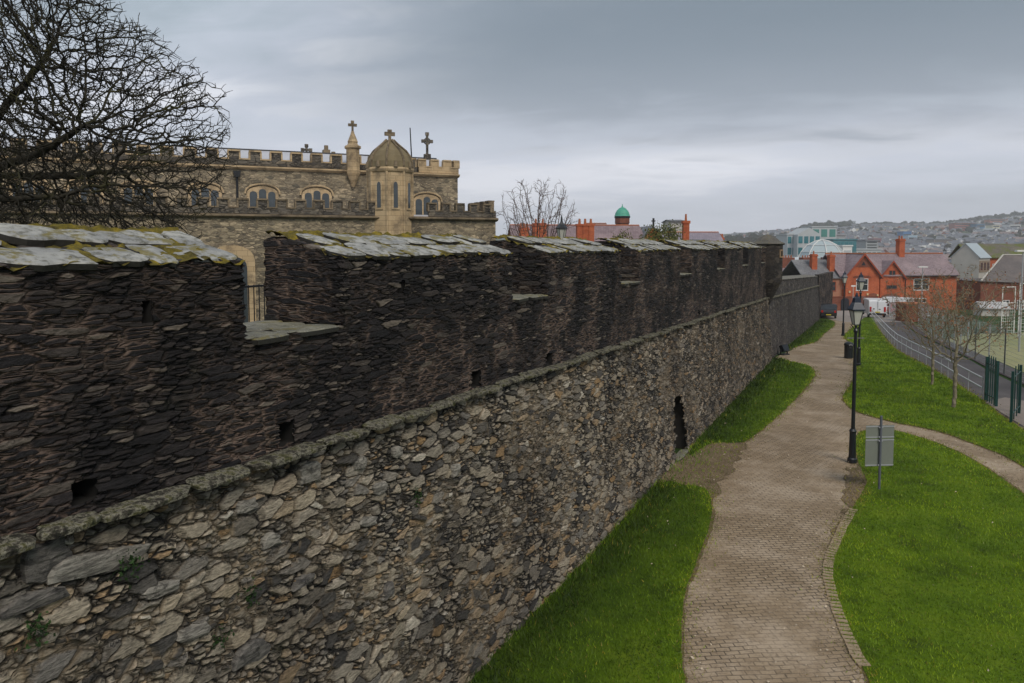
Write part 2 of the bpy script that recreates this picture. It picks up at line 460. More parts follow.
# a few larger stones standing slightly proud of the lower face
def big_mat(name, a, b):
    t = NT(name); o = t.obj(); s_ = t.noise(t.vmul(o, (2, 3, 16)), 2.0, 6, .75); n = t.noise(o, 9, 5, .7)
    c = t.mix(t.step(s_, .36, .62), b, a); c = t.mix(t.step(n, .52, .68), c, (b[0]*.6, b[1]*.6, b[2]*.6))
    t.bump(s_, 1.0, .035); return t.done(c, .8, .3)
M_big = big_mat('large_pale_stone', (.36, .335, .29), (.13, .12, .105))
M_big2 = big_mat('large_grey_stone', (.20, .185, .165), (.07, .065, .062))
for px, py, L, W, tl, m_ in ((104, 562, .95, .20, 26, 0), (52, 560, .42, .34, 0, 1), (313, 473, .34, .26, 8, 0), (380, 488, .33, .16, 14, 0), (366, 521, .36, .13, 26, 0), (399, 452, .26, .19, 0, 0),
        (362, 463, .26, .18, 5, 0), (250, 506, .30, .13, 10, 0), (246, 650, .50, .22, 18, 1), (272, 540, .26, .16, 10, 0), (300, 580, .34, .13, 12, 1), (190, 632, .42, .13, 16, 0), (40, 600, .6, .16, 10, 1), (455, 470, .24, .2, 0, 0), (382, 588, .2, .22, 0, 1), (160, 590, .4, .12, 14, 0), (510, 520, .3, .14, 10, 0)):
    r_, u_, f_ = ray(px, py); q = r_*(-6.17/r_[0]); mb = MB(); mb.M = Matrix.Translation((float(xlow(q[2]))+.04, q[1], q[2])) @ Matrix.Rotation(R(90), 4, 'Y') @ Matrix.Rotation(R(-tl*.35), 4, 'Z')
    slab(mb, (0, 0, 0), L, W, .09, rnd=.28, n=11, tiltx=random.uniform(-.06, .06)); mb.build('large_stone', (M_big, M_big2)[m_], wall).location = WL
# threshold stone at the doorway
mb = MB(); slab(mb, (-5.9, 24.85, -7.12), 1.5, .32, .12)
mb.build('threshold', M_sill, wall).location = WL

# ---- second stretch, beyond the turret
W2 = empty('lower_rampart_wall', (-D, 70, -8.2))
tag(W2, 'farther and lower stretch of stone rampart without battlements, between turret and brick house', 'city wall')
Y2 = YE; Y3 = 92.0
zt2 = lambda y: -2.25-(np.asarray(y)-YE)*.031
zs2 = lambda y: -3.3-(np.asarray(y)-YE)*.031
M_low2 = rubble('rubble_stone_far', (1.6, 2.3, 5.2), 2.1,
   [(0, (.03, .027, .029)), (.3, (.065, .056, .056)), (.7, (.10, .088, .08)), (1, (.17, .15, .13))], (.08, .062, .05), .06, moss=.2, grime=.6)
W2L = -W2.location
Yb = ysp(Y2, Y3, 1.0); nb = NB(); T = np.linspace(0, 1, 130)
P = grid(Yb, T, lambda a, b: -6.35+.45*(1-b), lambda a, b: a, lambda a, b: -9.6+(zt2(a)-.1+9.6)*b)
nb.lat(P, (1, 0, 0))
nb.lat(grid(np.linspace(0, 1, 20), T, lambda a, b: -6.35+.45*(1-b)-a*1.6, lambda a, b: Y3, lambda a, b: -9.6+(zt2(Y3)-.1+9.6)*b), (0, 1, 0))
nb.lat(grid(np.linspace(0, 1, 20), T, lambda a, b: -6.35+.45*(1-b)-a*1.6, lambda a, b: Y2, lambda a, b: -9.6+(zt2(Y2)-.1+9.6)*b), (0, -1, 0))
nb.lat(grid(Yb[::4], np.linspace(0, 1, 40), lambda a, b: -7.9, lambda a, b: a, lambda a, b: -9.6+(zt2(a)-.1+9.6)*b), (-1, 0, 0))
nb.lat(grid(Yb[::2], np.linspace(0, 1, 14), lambda a, b: -6.35-1.55*b, lambda a, b: a, lambda a, b: zt2(a)-.1+.12*b), (0, 0, 1))
nb.build('wall_face', M_low2, W2).location = W2L
mb = MB(); y = Y2
while y < Y3:
    L = random.uniform(.6, 1.3)
    slab(mb, (-6.28, y+L/2, float(zs2(y+L/2))), L, .3, .1, tiltx=-.031, rnd=.14); y += L
mb.build('string_course', M_string, W2).location = W2L
M_cop2 = slab_mat('weathered_coping', (.21, .185, .15), .35)
mb = MB(); y = Y2+.1
while y < Y3:
    L = random.uniform(.6, 1.2)
    for u, W in ((.3, .75), (1.0, .75)):
        slab(mb, (-6.35-u, y+L/2, float(zt2(y+L/2))+.02+.10*u), L-.04, W, .1, tiltx=-.031, ry=.1, rz=random.uniform(-.05, .05))
    y += L
mb.build('coping', M_cop2, W2).location = W2L
# return of the wall towards the brick house
nb = NB(); q0 = Vector((-6.2, Y3, 0)); q1 = xyd(834, 95.0)
U = np.linspace(0, 1, 26); T = np.linspace(0, 1, 60)
for s in (0, 1):
    off = Vector((FH[0], FH[1], 0))*(1.2*s)
    nb.lat(grid(U, T, lambda a, b: q0.x+(q1.x-q0.x)*a+off.x, lambda a, b: q0.y+(q1.y-q0.y)*a+off.y, lambda a, b: -10.2+(-3.45+10.2)*b), (-FH[0], -FH[1], 0) if s == 0 else (FH[0], FH[1], 0))
nb.lat(grid(np.linspace(0, 1, 12), T, lambda a, b: q1.x+FH[0]*1.2*a, lambda a, b: q1.y+FH[1]*1.2*a, lambda a, b: -10.2+(-3.45+10.2)*b), (RH[0], RH[1], 0))
nb.lat(grid(U, np.linspace(0, 1, 8), lambda a, b: q0.x+(q1.x-q0.x)*a+FH[0]*1.2*b, lambda a, b: q0.y+(q1.y-q0.y)*a+FH[1]*1.2*b, lambda a, b: -3.45), (0, 0, 1))
nb.build('end_buttress', M_up, W2).location = W2L

# ---- the corner turret (sentry box)
tp = Vector((-6.35, 49.0, -1.0)); tur = empty('corner_turret', tp)
tag(tur, 'small round stone sentry turret with conical cap and window, on the corner of the rampart', 'turret')
M_tur = rubble('turret_stone', (2.4, 2.4, 6.5), 1.8, [(0, (.02, .017, .016)), (.6, (.045, .037, .033)), (1, (.09, .075, .06))], (.06, .045, .035), 0, grime=.4)
mb = MB(); mb.revolve([(.15, -2.9), (.35, -2.4), (.62, -1.9), (.68, -1.75), (.88, -1.35), (.92, -1.2), (.92, 1.05)], n=20)
mb.build('shaft', M_tur, tur)
mb = MB(); mb.revolve([(1.0, 1.0), (1.06, 1.08), (1.0, 1.13), (.8, 1.22), (.55, 1.42), (.3, 1.58), (.12, 1.66), (.04, 1.67)], n=9)
mb.build('cap', slab_mat('turret_cap_stone', (.12, .10, .08), .3), tur)
M_tan = plain('dressed_sandstone', (.30, .20, .115), .8, .35, 1.4, bump=.3)
for ang in (-100, -20):
    a = R(ang); mb = MB(); mb.M = Matrix.Rotation(a, 4, 'Z')
    mb.box(.86, .96, -.17, .17, .22, .72); fr = mb.build('window', M_tan, tur)
    mb = MB(); mb.M = Matrix.Rotation(a, 4, 'Z'); mb.box(.88, .968, -.1, .1, .3, .64); mb.build('opening', M_void, fr)
# ============================================================= ground
def ground_mat():
    t = NT('meadow_and_hill'); o = t.obj()
    ln = t.n('ShaderNodeVectorMath', {0: o}, operation='LENGTH').outputs['Value']
    n1 = t.noise(o, .8, 5, .6); n2 = t.noise(o, 7, 5, .7); n3 = t.noise(o, .012, 6, .7)
    g = t.ramp(n1, [(.3, (.016, .034, .008)), (.5, (.024, .058, .008)), (.7, (.045, .078, .012))])
    g = t.mix(t.step(n2, .5, .8), g, (.055, .06, .02))
    far = t.ramp(n3, [(.3, (.05, .06, .045)), (.48, (.09, .11, .05)), (.58, (.06, .05, .045)), (.72, (.12, .14, .07))])
    c = t.mix(t.step(ln, 110, 170), g, far)
    t.bump(n2, .8, .04)
    return t.done(c, .9, .2)
M_ground = ground_mat()
rr = np.concatenate([[0.5], np.geomspace(4, 120, 90), np.geomspace(124, 2700, 90)])
aa = np.concatenate([np.linspace(-60, 60, 241), np.linspace(63, 297, 60)]); aa = np.radians(aa)
a, r = np.meshgrid(np.append(aa, aa[0]+2*math.pi), rr, indexing='ij')
dx = np.sin(a)*r; dy = np.cos(a)*r
X = RH[0]*dx+FH[0]*dy; Yg = RH[1]*dx+FH[1]*dy
nb = NB(); nb.lat(np.stack([X, Yg, zt(X, Yg)], -1), (0, 0, 1))
gr = nb.build('ground', M_ground, None); tag(gr, kind='structure')
# sheets cut to outlines seen on the ground
def sheet(name, outline, mat, off, jit=0.0, sub=4, world=False, seg=.25, kind='structure', cuts=1.5):
    P = [(p if world else G(*p)) for p in outline]
    pts = []
    n = len(P)
    for i in range(n):
        a, b, c_, d_ = (np.array(P[(i+k-1) % n][:2]) for k in range(4))
        L = np.linalg.norm(c_-b); m = max(1, min(int(L/seg), 60))
        for k in range(m):
            s = k/m
            if sub: q = .5*((2*b)+(-a+c_)*s+(2*a-5*b+4*c_-d_)*s*s+(-a+3*b-3*c_+d_)*s**3)
            else: q = b+(c_-b)*s
            pts.append(q)
    pts = np.array(pts)
    if jit: pts = pts+rng.normal(0, jit, pts.shape)
    bm = bmesh.new(); vs = [bm.verts.new((p[0], p[1], 0)) for p in pts]
    f = bm.faces.new(vs); bmesh.ops.triangulate(bm, faces=[f])
    dmin = (pts@FH).min(); dmax = (pts@FH).max()
    d = dmin+cuts
    while d < dmax:
        bmesh.ops.bisect_plane(bm, geom=bm.verts[:]+bm.edges[:]+bm.faces[:], plane_co=(FH[0]*d, FH[1]*d, 0), plane_no=(FH[0], FH[1], 0)); d += cuts
    for v in bm.verts: v.co.z = float(zt(v.co.x, v.co.y))+off
    bmesh.ops.recalc_face_normals(bm, faces=bm.faces)
    if sum(f.normal.z for f in bm.faces) < 0: bmesh.ops.reverse_faces(bm, faces=bm.faces)
    me = bpy.data.meshes.new(name); bm.to_mesh(me); bm.free()
    o = link_mesh(name, me, mat)
    if kind: o['kind'] = kind
    return o, pts
def paver_mat():
    t = NT('clay_pavers'); o = t.obj()
    wv = t.vmul(t.n('ShaderNodeVectorMath', {0: t.noise(o, .5, 2, col=True), 1: (.5, .5, .5)}, operation='SUBTRACT').outputs[0], (.25, .25, .25))
    p = t.n('ShaderNodeVectorMath', {0: o, 1: wv}, operation='ADD').outputs[0]
    p = t.n('ShaderNodeVectorRotate', {'Vector': p, 'Angle': -TH-.10}, rotation_type='Z_AXIS').outputs[0]
    br = t.n('ShaderNodeTexBrick', {'Vector': p, 'Color1': (.0, 0, 0, 1), 'Color2': (1, 1, 1, 1), 'Mortar': (.5, .5, .5, 1), 'Scale': 1.0, 'Mortar Size': .011, 'Mortar Smooth': .2, 'Brick Width': .25, 'Row Height': .125})
    n1 = t.noise(o, .55, 5, .65); n2 = t.noise(o, 14, 5, .7); n3 = t.noise(o, 60, 3, .6)
    base = t.mix(br.outputs['Color'], (.25, .178, .108), (.35, .26, .168))
    base = t.mix(t.step(n1, .42, .68), base, (.46, .36, .26))
    base = t.mix(t.math('MULTIPLY', t.step(n2, .48, .7), .5), base, (.10, .075, .055))
    base = t.mix(t.math('MULTIPLY', t.step(n3, .56, .72), .55), base, (.52, .43, .33))
    worn = t.step(t.noise(o, .35, 4, .6), .40, .64)
    j = t.math('MULTIPLY', br.outputs['Fac'], t.math('MULTIPLY_ADD', worn, -.7, .9))
    c = t.mix(j, base, (.05, .042, .03))
    y = t.n('ShaderNodeSeparateXYZ', {0: o}).outputs[1]
    t.bump(t.math('ADD', t.math('MULTIPLY', br.outputs['Fac'], -.6), t.math('MULTIPLY', n2, .5)), .7, .02)
    return t.done(c, .75, .35)
M_path = paver_mat()
def verge_mat():
    t = NT('trodden_verge'); o = t.obj(); n = t.noise(o, 7, 6, .8); n2 = t.noise(o, 30, 5, .75)
    c = t.ramp(n, [(.33, (.07, .075, .014)), (.47, (.15, .115, .03)), (.58, (.13, .09, .055)), (.7, (.21, .16, .12))])
    c = t.mix(t.step(n2, .45, .62), c, (.25, .19, .14))
    t.bump(n2, 1, .03); return t.done(c, .9, .2)
M_verge = verge_mat()
L1 = [(452, 760), (466, 683), (530, 618), (606, 540), (657, 484), (683, 486), (706, 490), (712, 510), (705, 540), (688, 586), (681, 632), (686, 690), (700, 760)]
L2 = [(690, 453), (712, 444), (742, 443), (760, 432), (785, 410), (806, 388), (815, 374), (808, 366), (792, 362), (778, 359), (762, 360), (725, 400)]
L3 = [(785, 350), (800, 346), (816, 342), (824, 334), (834, 326), (833, 321), (822, 318.5), (806, 323), (794, 336)]
LB = [(905, 760), (870, 683), (848, 645), (832, 605), (825, 572), (832, 545), (845, 520), (858, 500), (866, 482), (858, 462), (856, 438), (866, 431), (890, 430), (930, 441), (965, 456), (1000, 478), (1040, 508), (1150, 600), (1250, 760)]
LC = [(843, 397), (850, 386), (856, 372), (854, 356), (851, 344), (844, 337), (850, 330), (860, 321), (871, 317), (880, 331), (897, 350), (941, 374), (982, 400), (1002, 416), (1040, 440), (1120, 490), (1040, 474), (1005, 457), (970, 443), (935, 431), (895, 423), (862, 414), (848, 406)]
lawns = []
P_path = [(640, 800), (655, 683), (655, 600), (640, 520), (660, 480), (690, 440), (760, 365), (792, 350), (815, 325), (824, 317), (834, 313), (850, 309.5), (862, 311), (872, 316), (872, 340), (900, 400), (1000, 440), (1150, 520), (1150, 640), (1000, 760), (950, 860)]
path, _ = sheet('path', P_path, M_path, .012, sub=0)
def turf_mat():
    t = NT('lawn_turf'); o = t.obj()
    n1 = t.noise(o, .9, 5, .65); n2 = t.noise(o, 9, 5, .7); n3 = t.noise(o, .28, 3, .5)
    g = t.ramp(n1, [(.3, (.04, .065, .005)), (.5, (.095, .16, .006)), (.7, (.14, .20, .012))])
    g = t.mix(t.step(n2, .5, .8), g, (.03, .045, .01))
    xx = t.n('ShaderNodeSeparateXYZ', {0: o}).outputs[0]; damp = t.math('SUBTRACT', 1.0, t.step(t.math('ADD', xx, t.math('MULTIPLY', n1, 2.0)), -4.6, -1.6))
    g = t.mix(t.math('MULTIPLY', damp, .7), g, (.018, .04, .005))  # turf turns darker green towards the wall
    t.bump(n2, 1, .05); return t.done(g, .9, .15)
M_turf = turf_mat()
lawn_pts = []
for i, L in enumerate((L1, L2, L3, LB, LC)):
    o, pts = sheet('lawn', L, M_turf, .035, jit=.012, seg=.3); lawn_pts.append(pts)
    # bare, yellowed edge around each lawn, a little larger than it
    ctr = pts.mean(0); nrm = np.roll(pts, -1, 0)-np.roll(pts, 1, 0); nrm = np.stack([nrm[:, 1], -nrm[:, 0]], -1)
    nrm /= np.linalg.norm(nrm, axis=1)[:, None]+1e-6
    area = .5*np.sum(pts[:, 0]*np.roll(pts[:, 1], -1)-np.roll(pts[:, 0], -1)*pts[:, 1])
    if area < 0: nrm = -nrm
    w = .05+.03*np.sin(np.arange(len(pts))*.13+i)
    big = pts+nrm*np.clip(w, .02, .5)[:, None]
    sheet('verge', [Vector((p[0], p[1], 0)) for p in big], M_verge, .022, jit=.02, sub=0, world=True, seg=9)
worn = []
t = NT('trodden_earth'); o = t.obj(); n = t.noise(o, 1.6, 5, .7); n2 = t.noise(o, 24, 5, .8)
c = t.ramp(n, [(.35, (.15, .105, .065)), (.6, (.25, .18, .115))]); c = t.mix(t.step(n2, .42, .52), (.09, .075, .035), c); c = t.mix(t.step(n2, .58, .66), c, (.42, .34, .26))
t.bump(n2, .8, .03); M_earth = t.done(c, .9, .2)
# worn earth patches where people cut the corner
for pl in ([(826, 566), (836, 540), (846, 500), (846, 470), (862, 468), (872, 485), (864, 506), (846, 530), (836, 556)],
           [(656, 486), (690, 448), (716, 443), (744, 443), (738, 462), (720, 486), (708, 506), (690, 490)]):
    worn.append(sheet('earth_patch', pl, M_earth, .030, jit=.09, seg=.25)[1])
# ------------------------------------------------------------- grass blades
def inside(pts, poly):
    x, y = pts[:, 0], pts[:, 1]; ins = np.zeros(len(pts), bool); n = len(poly)
    for i in range(n):
        x0, y0 = poly[i]; x1, y1 = poly[(i+1) % n]
        c = ((y0 > y) != (y1 > y)) & (x < (x1-x0)*(y-y0)/(y1-y0+1e-12)+x0); ins ^= c
    return ins
def edge_dist(pts, poly):
    best = np.full(len(pts), 9.0); n = len(poly)
    for i in range(n):
        a = poly[i]; b = poly[(i+1) % n]; ab = b-a; L = (ab@ab)+1e-9
        s = np.clip(((pts-a)@ab)/L, 0, 1); best = np.minimum(best, np.linalg.norm(pts-(a+s[:, None]*ab), axis=1))
    return best
t_ = NT('grass_blades'); tn = t_.n('ShaderNodeAttribute', attribute_name='tint').outputs['Fac']
o_ = t_.obj()
gc = t_.ramp(tn, [(0, (.035, .062, .004)), (.38, (.15, .25, .006)), (.66, (.28, .38, .010)), (.82, (.36, .31, .03)), (1, (.26, .19, .06))])
gc = t_.mix(t_.step(t_.noise(o_, .55, 4, .65), .36, .62), t_.mix(1.0, gc, (.42, .52, .6), 'MULTIPLY'), gc)
M_grass = t_.done(gc, .6, .25)
Vs = []; Ts = []; tot = 0
for poly, dens in list(zip(lawn_pts, (1.35, 1.0, .6, 1.0, 1.0)))+[(q, -.22) for q in worn]:
    lo = poly.min(0)-.5; hi = poly.max(0)+.5; hi = np.minimum(hi, np.array([60, 90])); lo = np.maximum(lo, -10)
    bare = dens < 0; dens = abs(dens); A = float(np.prod(hi-lo)); N = int(min(A*640*dens, 800000))
    p = rng.uniform(lo, hi, (N, 2))
    d = p@FH; c = p@RH; keep = (d > 9) & (c < d*.78) & (rng.uniform(size=N) < np.clip((17/np.maximum(d, 1))**1.7, .03, 1))
    p = p[keep]; ins = inside(p, poly)
    ed = edge_dist(p, poly)*np.where(ins, 1, -1); d = p@FH
    k = rng.uniform(size=len(p)) < np.where(ed > 0, np.clip(ed/.15+.6, 0, 1), 1.1*np.exp(np.minimum(ed, 0)/.15)); k &= p[:, 0] > -5.95; p = p[k]; ed = ed[k]; d = d[k]
    n = len(p); h = rng.uniform(.03, .07, n)*np.clip(.6+d*.02, 1, 1.7); wd = rng.uniform(.005, .010, n)*np.clip(d/15, 1, 3.2)
    # taller rank grass at the foot of the wall
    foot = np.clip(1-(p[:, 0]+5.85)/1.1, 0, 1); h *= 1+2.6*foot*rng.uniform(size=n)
    a = rng.uniform(0, 2*np.pi, n); la = rng.uniform(0, 2*np.pi, n); lean = rng.uniform(.2, 1.1, n)*h
    z = zt(p[:, 0], p[:, 1])+np.where(ed > 0, .03, .024); h *= np.where(ed > 0, 1, .7)
    b0 = np.stack([p[:, 0]-np.cos(a)*wd, p[:, 1]-np.sin(a)*wd, z], -1)
    b1 = np.stack([p[:, 0]+np.cos(a)*wd, p[:, 1]+np.sin(a)*wd, z], -1)
    tpn = np.stack([p[:, 0]+np.cos(la)*lean, p[:, 1]+np.sin(la)*lean, z+h], -1)
    clump = .5+.5*np.sin(p[:, 0]*2.1+np.sin(p[:, 1]*1.7)*2)*np.sin(p[:, 1]*1.3+1)
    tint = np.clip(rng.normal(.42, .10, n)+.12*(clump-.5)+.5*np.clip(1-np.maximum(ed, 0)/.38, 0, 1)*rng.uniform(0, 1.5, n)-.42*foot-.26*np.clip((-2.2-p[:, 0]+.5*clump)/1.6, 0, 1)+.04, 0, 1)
    tint = np.clip(tint+(.38 if bare else 0)+np.where(ed < 0, rng.uniform(.05, .4, n), 0), 0, 1); tint = np.where(rng.uniform(size=n) < .02, rng.uniform(.8, 1, n), tint)
    Vs.append(np.stack([b0, b1, tpn], 1).reshape(-1, 3)); Ts.append(np.repeat(tint, 3)); tot += n
V = np.concatenate(Vs); print('grass blades', tot)
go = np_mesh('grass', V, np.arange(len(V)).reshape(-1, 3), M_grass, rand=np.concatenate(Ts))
tag(go, 'short bright green grass covering the lawns either side of the path', 'grass', kind='stuff')
# pale leaf litter and specks
M_leaf = plain('dry_leaf', (.52, .43, .32), .7, .5, 30)
N = 6500; p = rng.uniform((-6, 9), (16, 60), (N, 2)); d = p@FH; p = p[(d > 10) & (rng.uniform(size=N) < (14/np.maximum(d, 1))**1)]
inp = inside(p, np.array([G(*q)[:2] for q in P_path])); p = p[inp]; on_ = np.zeros(len(p), bool)
for q in lawn_pts: on_ |= inside(p, q)
p = p[(~on_) | (rng.uniform(size=len(p)) < .10)]; n = len(p)
s = rng.uniform(.012, .032, n); s[rng.uniform(size=n) < .04] *= 2.2; a = rng.uniform(0, 6.28, n); z = zt(p[:, 0], p[:, 1])+.062
V = []
for k in range(4):
    aa_ = a+k*math.pi/2; rk = s*(1 if k % 2 else .6)
    V.append(np.stack([p[:, 0]+np.cos(aa_)*rk, p[:, 1]+np.sin(aa_)*rk, z+rng.uniform(-.03, .012, n)], -1))
V = np.stack(V, 1).reshape(-1, 3)
lf = np_mesh('leaf_litter', V, np.arange(len(V)).reshape(-1, 4), M_leaf)
tag(lf, 'pale dry leaves and specks scattered over the path and lawns', 'leaves', kind='stuff')
# soldier course kerb along the near lawn edge
mb = MB(); e = lawn_pts[3]; M_kb = plain('kerb_brick', (.34, .26, .17), .8, .5, 6, bump=.4)
e = e[(e@FH > 8) & (e@FH < 20)]; e = e[(e@RH) < (e@FH)*.5]
for i in range(len(e)-1):
    a_, b_ = e[i], e[i+1]; L = np.linalg.norm(b_-a_)
    if L > .8 or L < .02: continue
    m = max(1, int(L/.11))
    for k in range(m):
        q = a_+(b_-a_)*(k+.5)/m; ang = math.atan2(*(b_-a_)[::-1])
        mb.M = Matrix.Translation((q[0], q[1], float(zt(*q))+.02)) @ Matrix.Rotation(ang+random.uniform(-.05, .05), 4, 'Z')
        mb.box(-.047, .047, -.16, .05, -.03, .022+random.uniform(-.006, .008))
kb = mb.build('kerb', M_kb); tag(kb, kind='structure')
# asphalt road, court, strips on the right
def asphalt_mat():
    t = NT('asphalt'); o = t.obj(); n = t.noise(o, .5, 5, .6); n2 = t.noise(o, 25, 4)
    c = t.ramp(n, [(.3, (.062, .052, .052)), (.6, (.095, .082, .08)), (.75, (.125, .11, .105))])
    t.bump(n2, .4, .01); return t.done(c, .7, .4)
M_asp = asphalt_mat()
ROAD = [(870, 317), (880, 331), (897, 350), (941, 374), (982, 400), (1002, 416), (1040, 440), (1120, 490), (1180, 470), (1100, 425), (1040, 396), (990, 372), (945, 348), (915, 333), (900, 321), (905, 313), (870, 311)]
sheet('road', ROAD, M_asp, .018, sub=0)
FORE = [(822, 318), (834, 313), (846, 308), (905, 308), (940, 314), (905, 322), (880, 322), (868, 322), (845, 322)]
sheet('forecourt', FORE, plain('forecourt_concrete', (.30, .26, .235), .8, .2, .5), .022, sub=0)
t = NT('court_surface'); o = t.obj(); n = t.noise(o, .2, 4, .5)
M_court = t.done(t.mix(t.step(n, .4, .6), (.29, .29, .115), (.35, .33, .145)), .8, .3)
sheet('sports_court', [(938, 341), (975, 334), (1100, 331), (1250, 340), (1300, 420), (1130, 412), (1050, 385), (1000, 362)], M_court, .024, sub=0)
M_slope = plain('dark_planting_bed', (.075, .058, .06), .9, .5, 3, bump=.6)
sheet('earth_bank', [(902, 322), (917, 333), (947, 348), (992, 371), (1042, 394), (1100, 412), (1100, 404), (1040, 382), (995, 361), (955, 344), (925, 331), (908, 320)], M_slope, .05, sub=0)
sheet('gravel_pad', [(985, 403), (1005, 398), (1060, 408), (1110, 430), (1110, 480), (1040, 437), (1004, 415)], plain('concrete_pad', (.24, .20, .175), .85, .25, 2), .036, sub=0)
# raised ground behind the wall
t = NT('walk_gravel'); o = t.obj(); M_walk = t.done(t.ramp(t.noise(o, 2, 5), [(.3, (.10, .09, .075)), (.7, (.17, .15, .13))]), .9, .2)
mb = MB(); mb.box(-11.5, -7.6, -30, 48, -4.6, -1.95); o = mb.build('rampart_walk', M_walk); tag(o, kind='structure')
mb = MB(); mb.box(-160, -7.75, -60, 88, -9.5, -4.5); o = mb.build('upper_ground', M_ground); tag(o, kind='structure')
# ============================================================= trees
def colonize(base, trunk, A, step, infl, kill, iters=200, seed=1, droop=0.0, up=0.0, jit=.25):
    """space colonisation: trunk is a list of points to start from, A the attractors"""
    g = np.random.default_rng(seed)
    nodes = [np.array(base, float)]; par = [-1]; act = []
    for chain in trunk:
        p = chain[0]
        for q in chain[1:]:
            a = nodes[p]; q = np.array(q, float); L = np.linalg.norm(q-a); m = max(1, int(L/step))
            for k in range(1, m+1):
                nodes.append(a+(q-a)*k/m+g.normal(0, step*.12, 3)); par.append(p if k == 1 else len(nodes)-2)
            p = len(nodes)-1
        act.append(p)
    N = np.array(nodes); P = list(par)
    near = np.full(len(A), 1e9); ni = np.zeros(len(A), int)
    def upd(new, i0):
        for s in range(0, len(new), 400):
            dd = np.linalg.norm(A[:, None]-new[None, s:s+400], axis=2); j = dd.argmin(1); m = dd[np.arange(len(A)), j]
            b = m < near; near[b] = m[b]; ni[b] = j[b]+i0+s
    upd(N, 0)
    for it in range(iters):
        k = near < kill
        if k.any(): A = A[~k]; near = near[~k]; ni = ni[~k]
        if len(A) == 0: break
        m = near < infl
        if not m.any(): infl *= 1.5; continue
        dv = A[m]-N[ni[m]]; dv /= np.linalg.norm(dv, axis=1)[:, None]
        S = np.zeros_like(N); np.add.at(S, ni[m], dv); idx = np.unique(ni[m])
        d = S[idx]; L = np.linalg.norm(d, axis=1); ok = L > 1e-3; idx = idx[ok]; d = d[ok]/L[ok][:, None]
        d = d+g.normal(0, jit, d.shape); d[:, 2] += up-droop
        d /= np.linalg.norm(d, axis=1)[:, None]
        new = N[idx]+d*step; i0 = len(N); N = np.concatenate([N, new]); P += list(idx); upd(new, i0)
    return N, np.array(P)
def radii(P, tip, ex=2.4, cap=None):
    n = len(P); acc = np.zeros(n)
    for i in range(n-1, 0, -1):
        if acc[i] == 0: acc[i] = tip**ex
        acc[P[i]] += acc[i]
    r = acc**(1/ex)
    return np.minimum(r, cap) if cap else r
def twigs(N, P, r, n_per, L, tip, g):
    """short tapering shoots on the thin branches"""
    thin = np.where(r < tip*3.2)[0]; sel = g.choice(thin, int(len(thin)*n_per))
    Nn = [N]; Pp = [P]; rr_ = [r]; base = len(N)
    d = N[sel]-N[np.maximum(P[sel], 0)]; d /= np.linalg.norm(d, axis=1)[:, None]+1e-9
    d = d+g.normal(0, .55, d.shape); d /= np.linalg.norm(d, axis=1)[:, None]
    prev = sel; pos = N[sel]
    for k in range(2):
        l = L*g.uniform(.5, 1.2, len(sel))[:, None]; pos = pos+d*l; d = d+g.normal(0, .25, d.shape)+np.array([0, 0, .12]); d /= np.linalg.norm(d, axis=1)[:, None]
        Nn.append(pos); Pp.append(prev); rr_.append(np.full(len(sel), tip*(.9-.35*k))); prev = base+np.arange(len(sel)); base += len(sel)
    return np.concatenate(Nn), np.concatenate(Pp), np.concatenate(rr_)
def limb_mesh(name, N, P, r, sel, k, mat, parent):
    i = np.where(sel)[0]; i = i[P[i] >= 0]; a = N[P[i]]; b = N[i]; d = b-a; L = np.linalg.norm(d, axis=1)[:, None]; d = d/np.maximum(L, 1e-6)
    ref = np.where(np.abs(d[:, 2:3]) > .9, np.array([[1., 0, 0]]), np.array([[0, 0, 1.]]))
    u = np.cross(d, ref); u /= np.linalg.norm(u, axis=1)[:, None]; v = np.cross(d, u)
    r0 = np.minimum(r[P[i]], r[i]*1.25)[:, None]; r1 = r[i][:, None]
    a = a-d*np.minimum(r0*.5, L*.3)
    V = []
    for q, rad in ((a, r0), (b, r1)):
        for j in range(k):
            t = 2*math.pi*j/k; V.append(q+rad*(math.cos(t)*u+math.sin(t)*v))
    V = np.stack(V, 1); m = len(i)
    Q = []
    for j in range(k): Q.append(np.stack([np.arange(m)*2*k+j, np.arange(m)*2*k+(j+1) % k, np.arange(m)*2*k+(j+1) % k+k, np.arange(m)*2*k+j+k], -1))
    loc = np.array(parent.location) if parent else 0
    return np_mesh(name, V.reshape(-1, 3)-loc, np.concatenate(Q), mat, parent, smooth=True)
def bark(name, a, b, c=(.10, .095, .05)):
    t = NT(name); o = t.obj(); n = t.noise(t.vmul(o, (1, 1, .35)), 14, 5, .7); n2 = t.noise(o, 1.3, 3)
    col = t.ramp(n, [(.3, a), (.65, b)]); col = t.mix(t.math('MULTIPLY', t.step(n2, .5, .7), .6), col, c)
    t.bump(n, .8, .02); return t.done(col, .85, .25)
def leaves(name, pos, size, mat, parent, g):
    n = len(pos); a = g.normal(size=(n, 3)); a /= np.linalg.norm(a, axis=1)[:, None]; b = np.cross(a, g.normal(size=(n, 3))); b /= np.linalg.norm(b, axis=1)[:, None]
    s = size*g.uniform(.5, 1.3, n)[:, None]
    V = np.stack([pos-a*s, pos+b*s*.55, pos+a*s, pos-b*s*.55], 1).reshape(-1, 3)-np.array(parent.location)
    return np_mesh(name, V, np.arange(4*n).reshape(-1, 4), mat, parent, rand=np.repeat(g.uniform(size=n), 4))
def leafmat(name, stops):
    t = NT(name); f = t.n('ShaderNodeAttribute', attribute_name='tint').outputs['Fac']; return t.done(t.ramp(f, stops), .75, .25)
M_bark = bark('dark_mossy_bark', (.012, .011, .008), (.04, .035, .024), (.075, .072, .022))
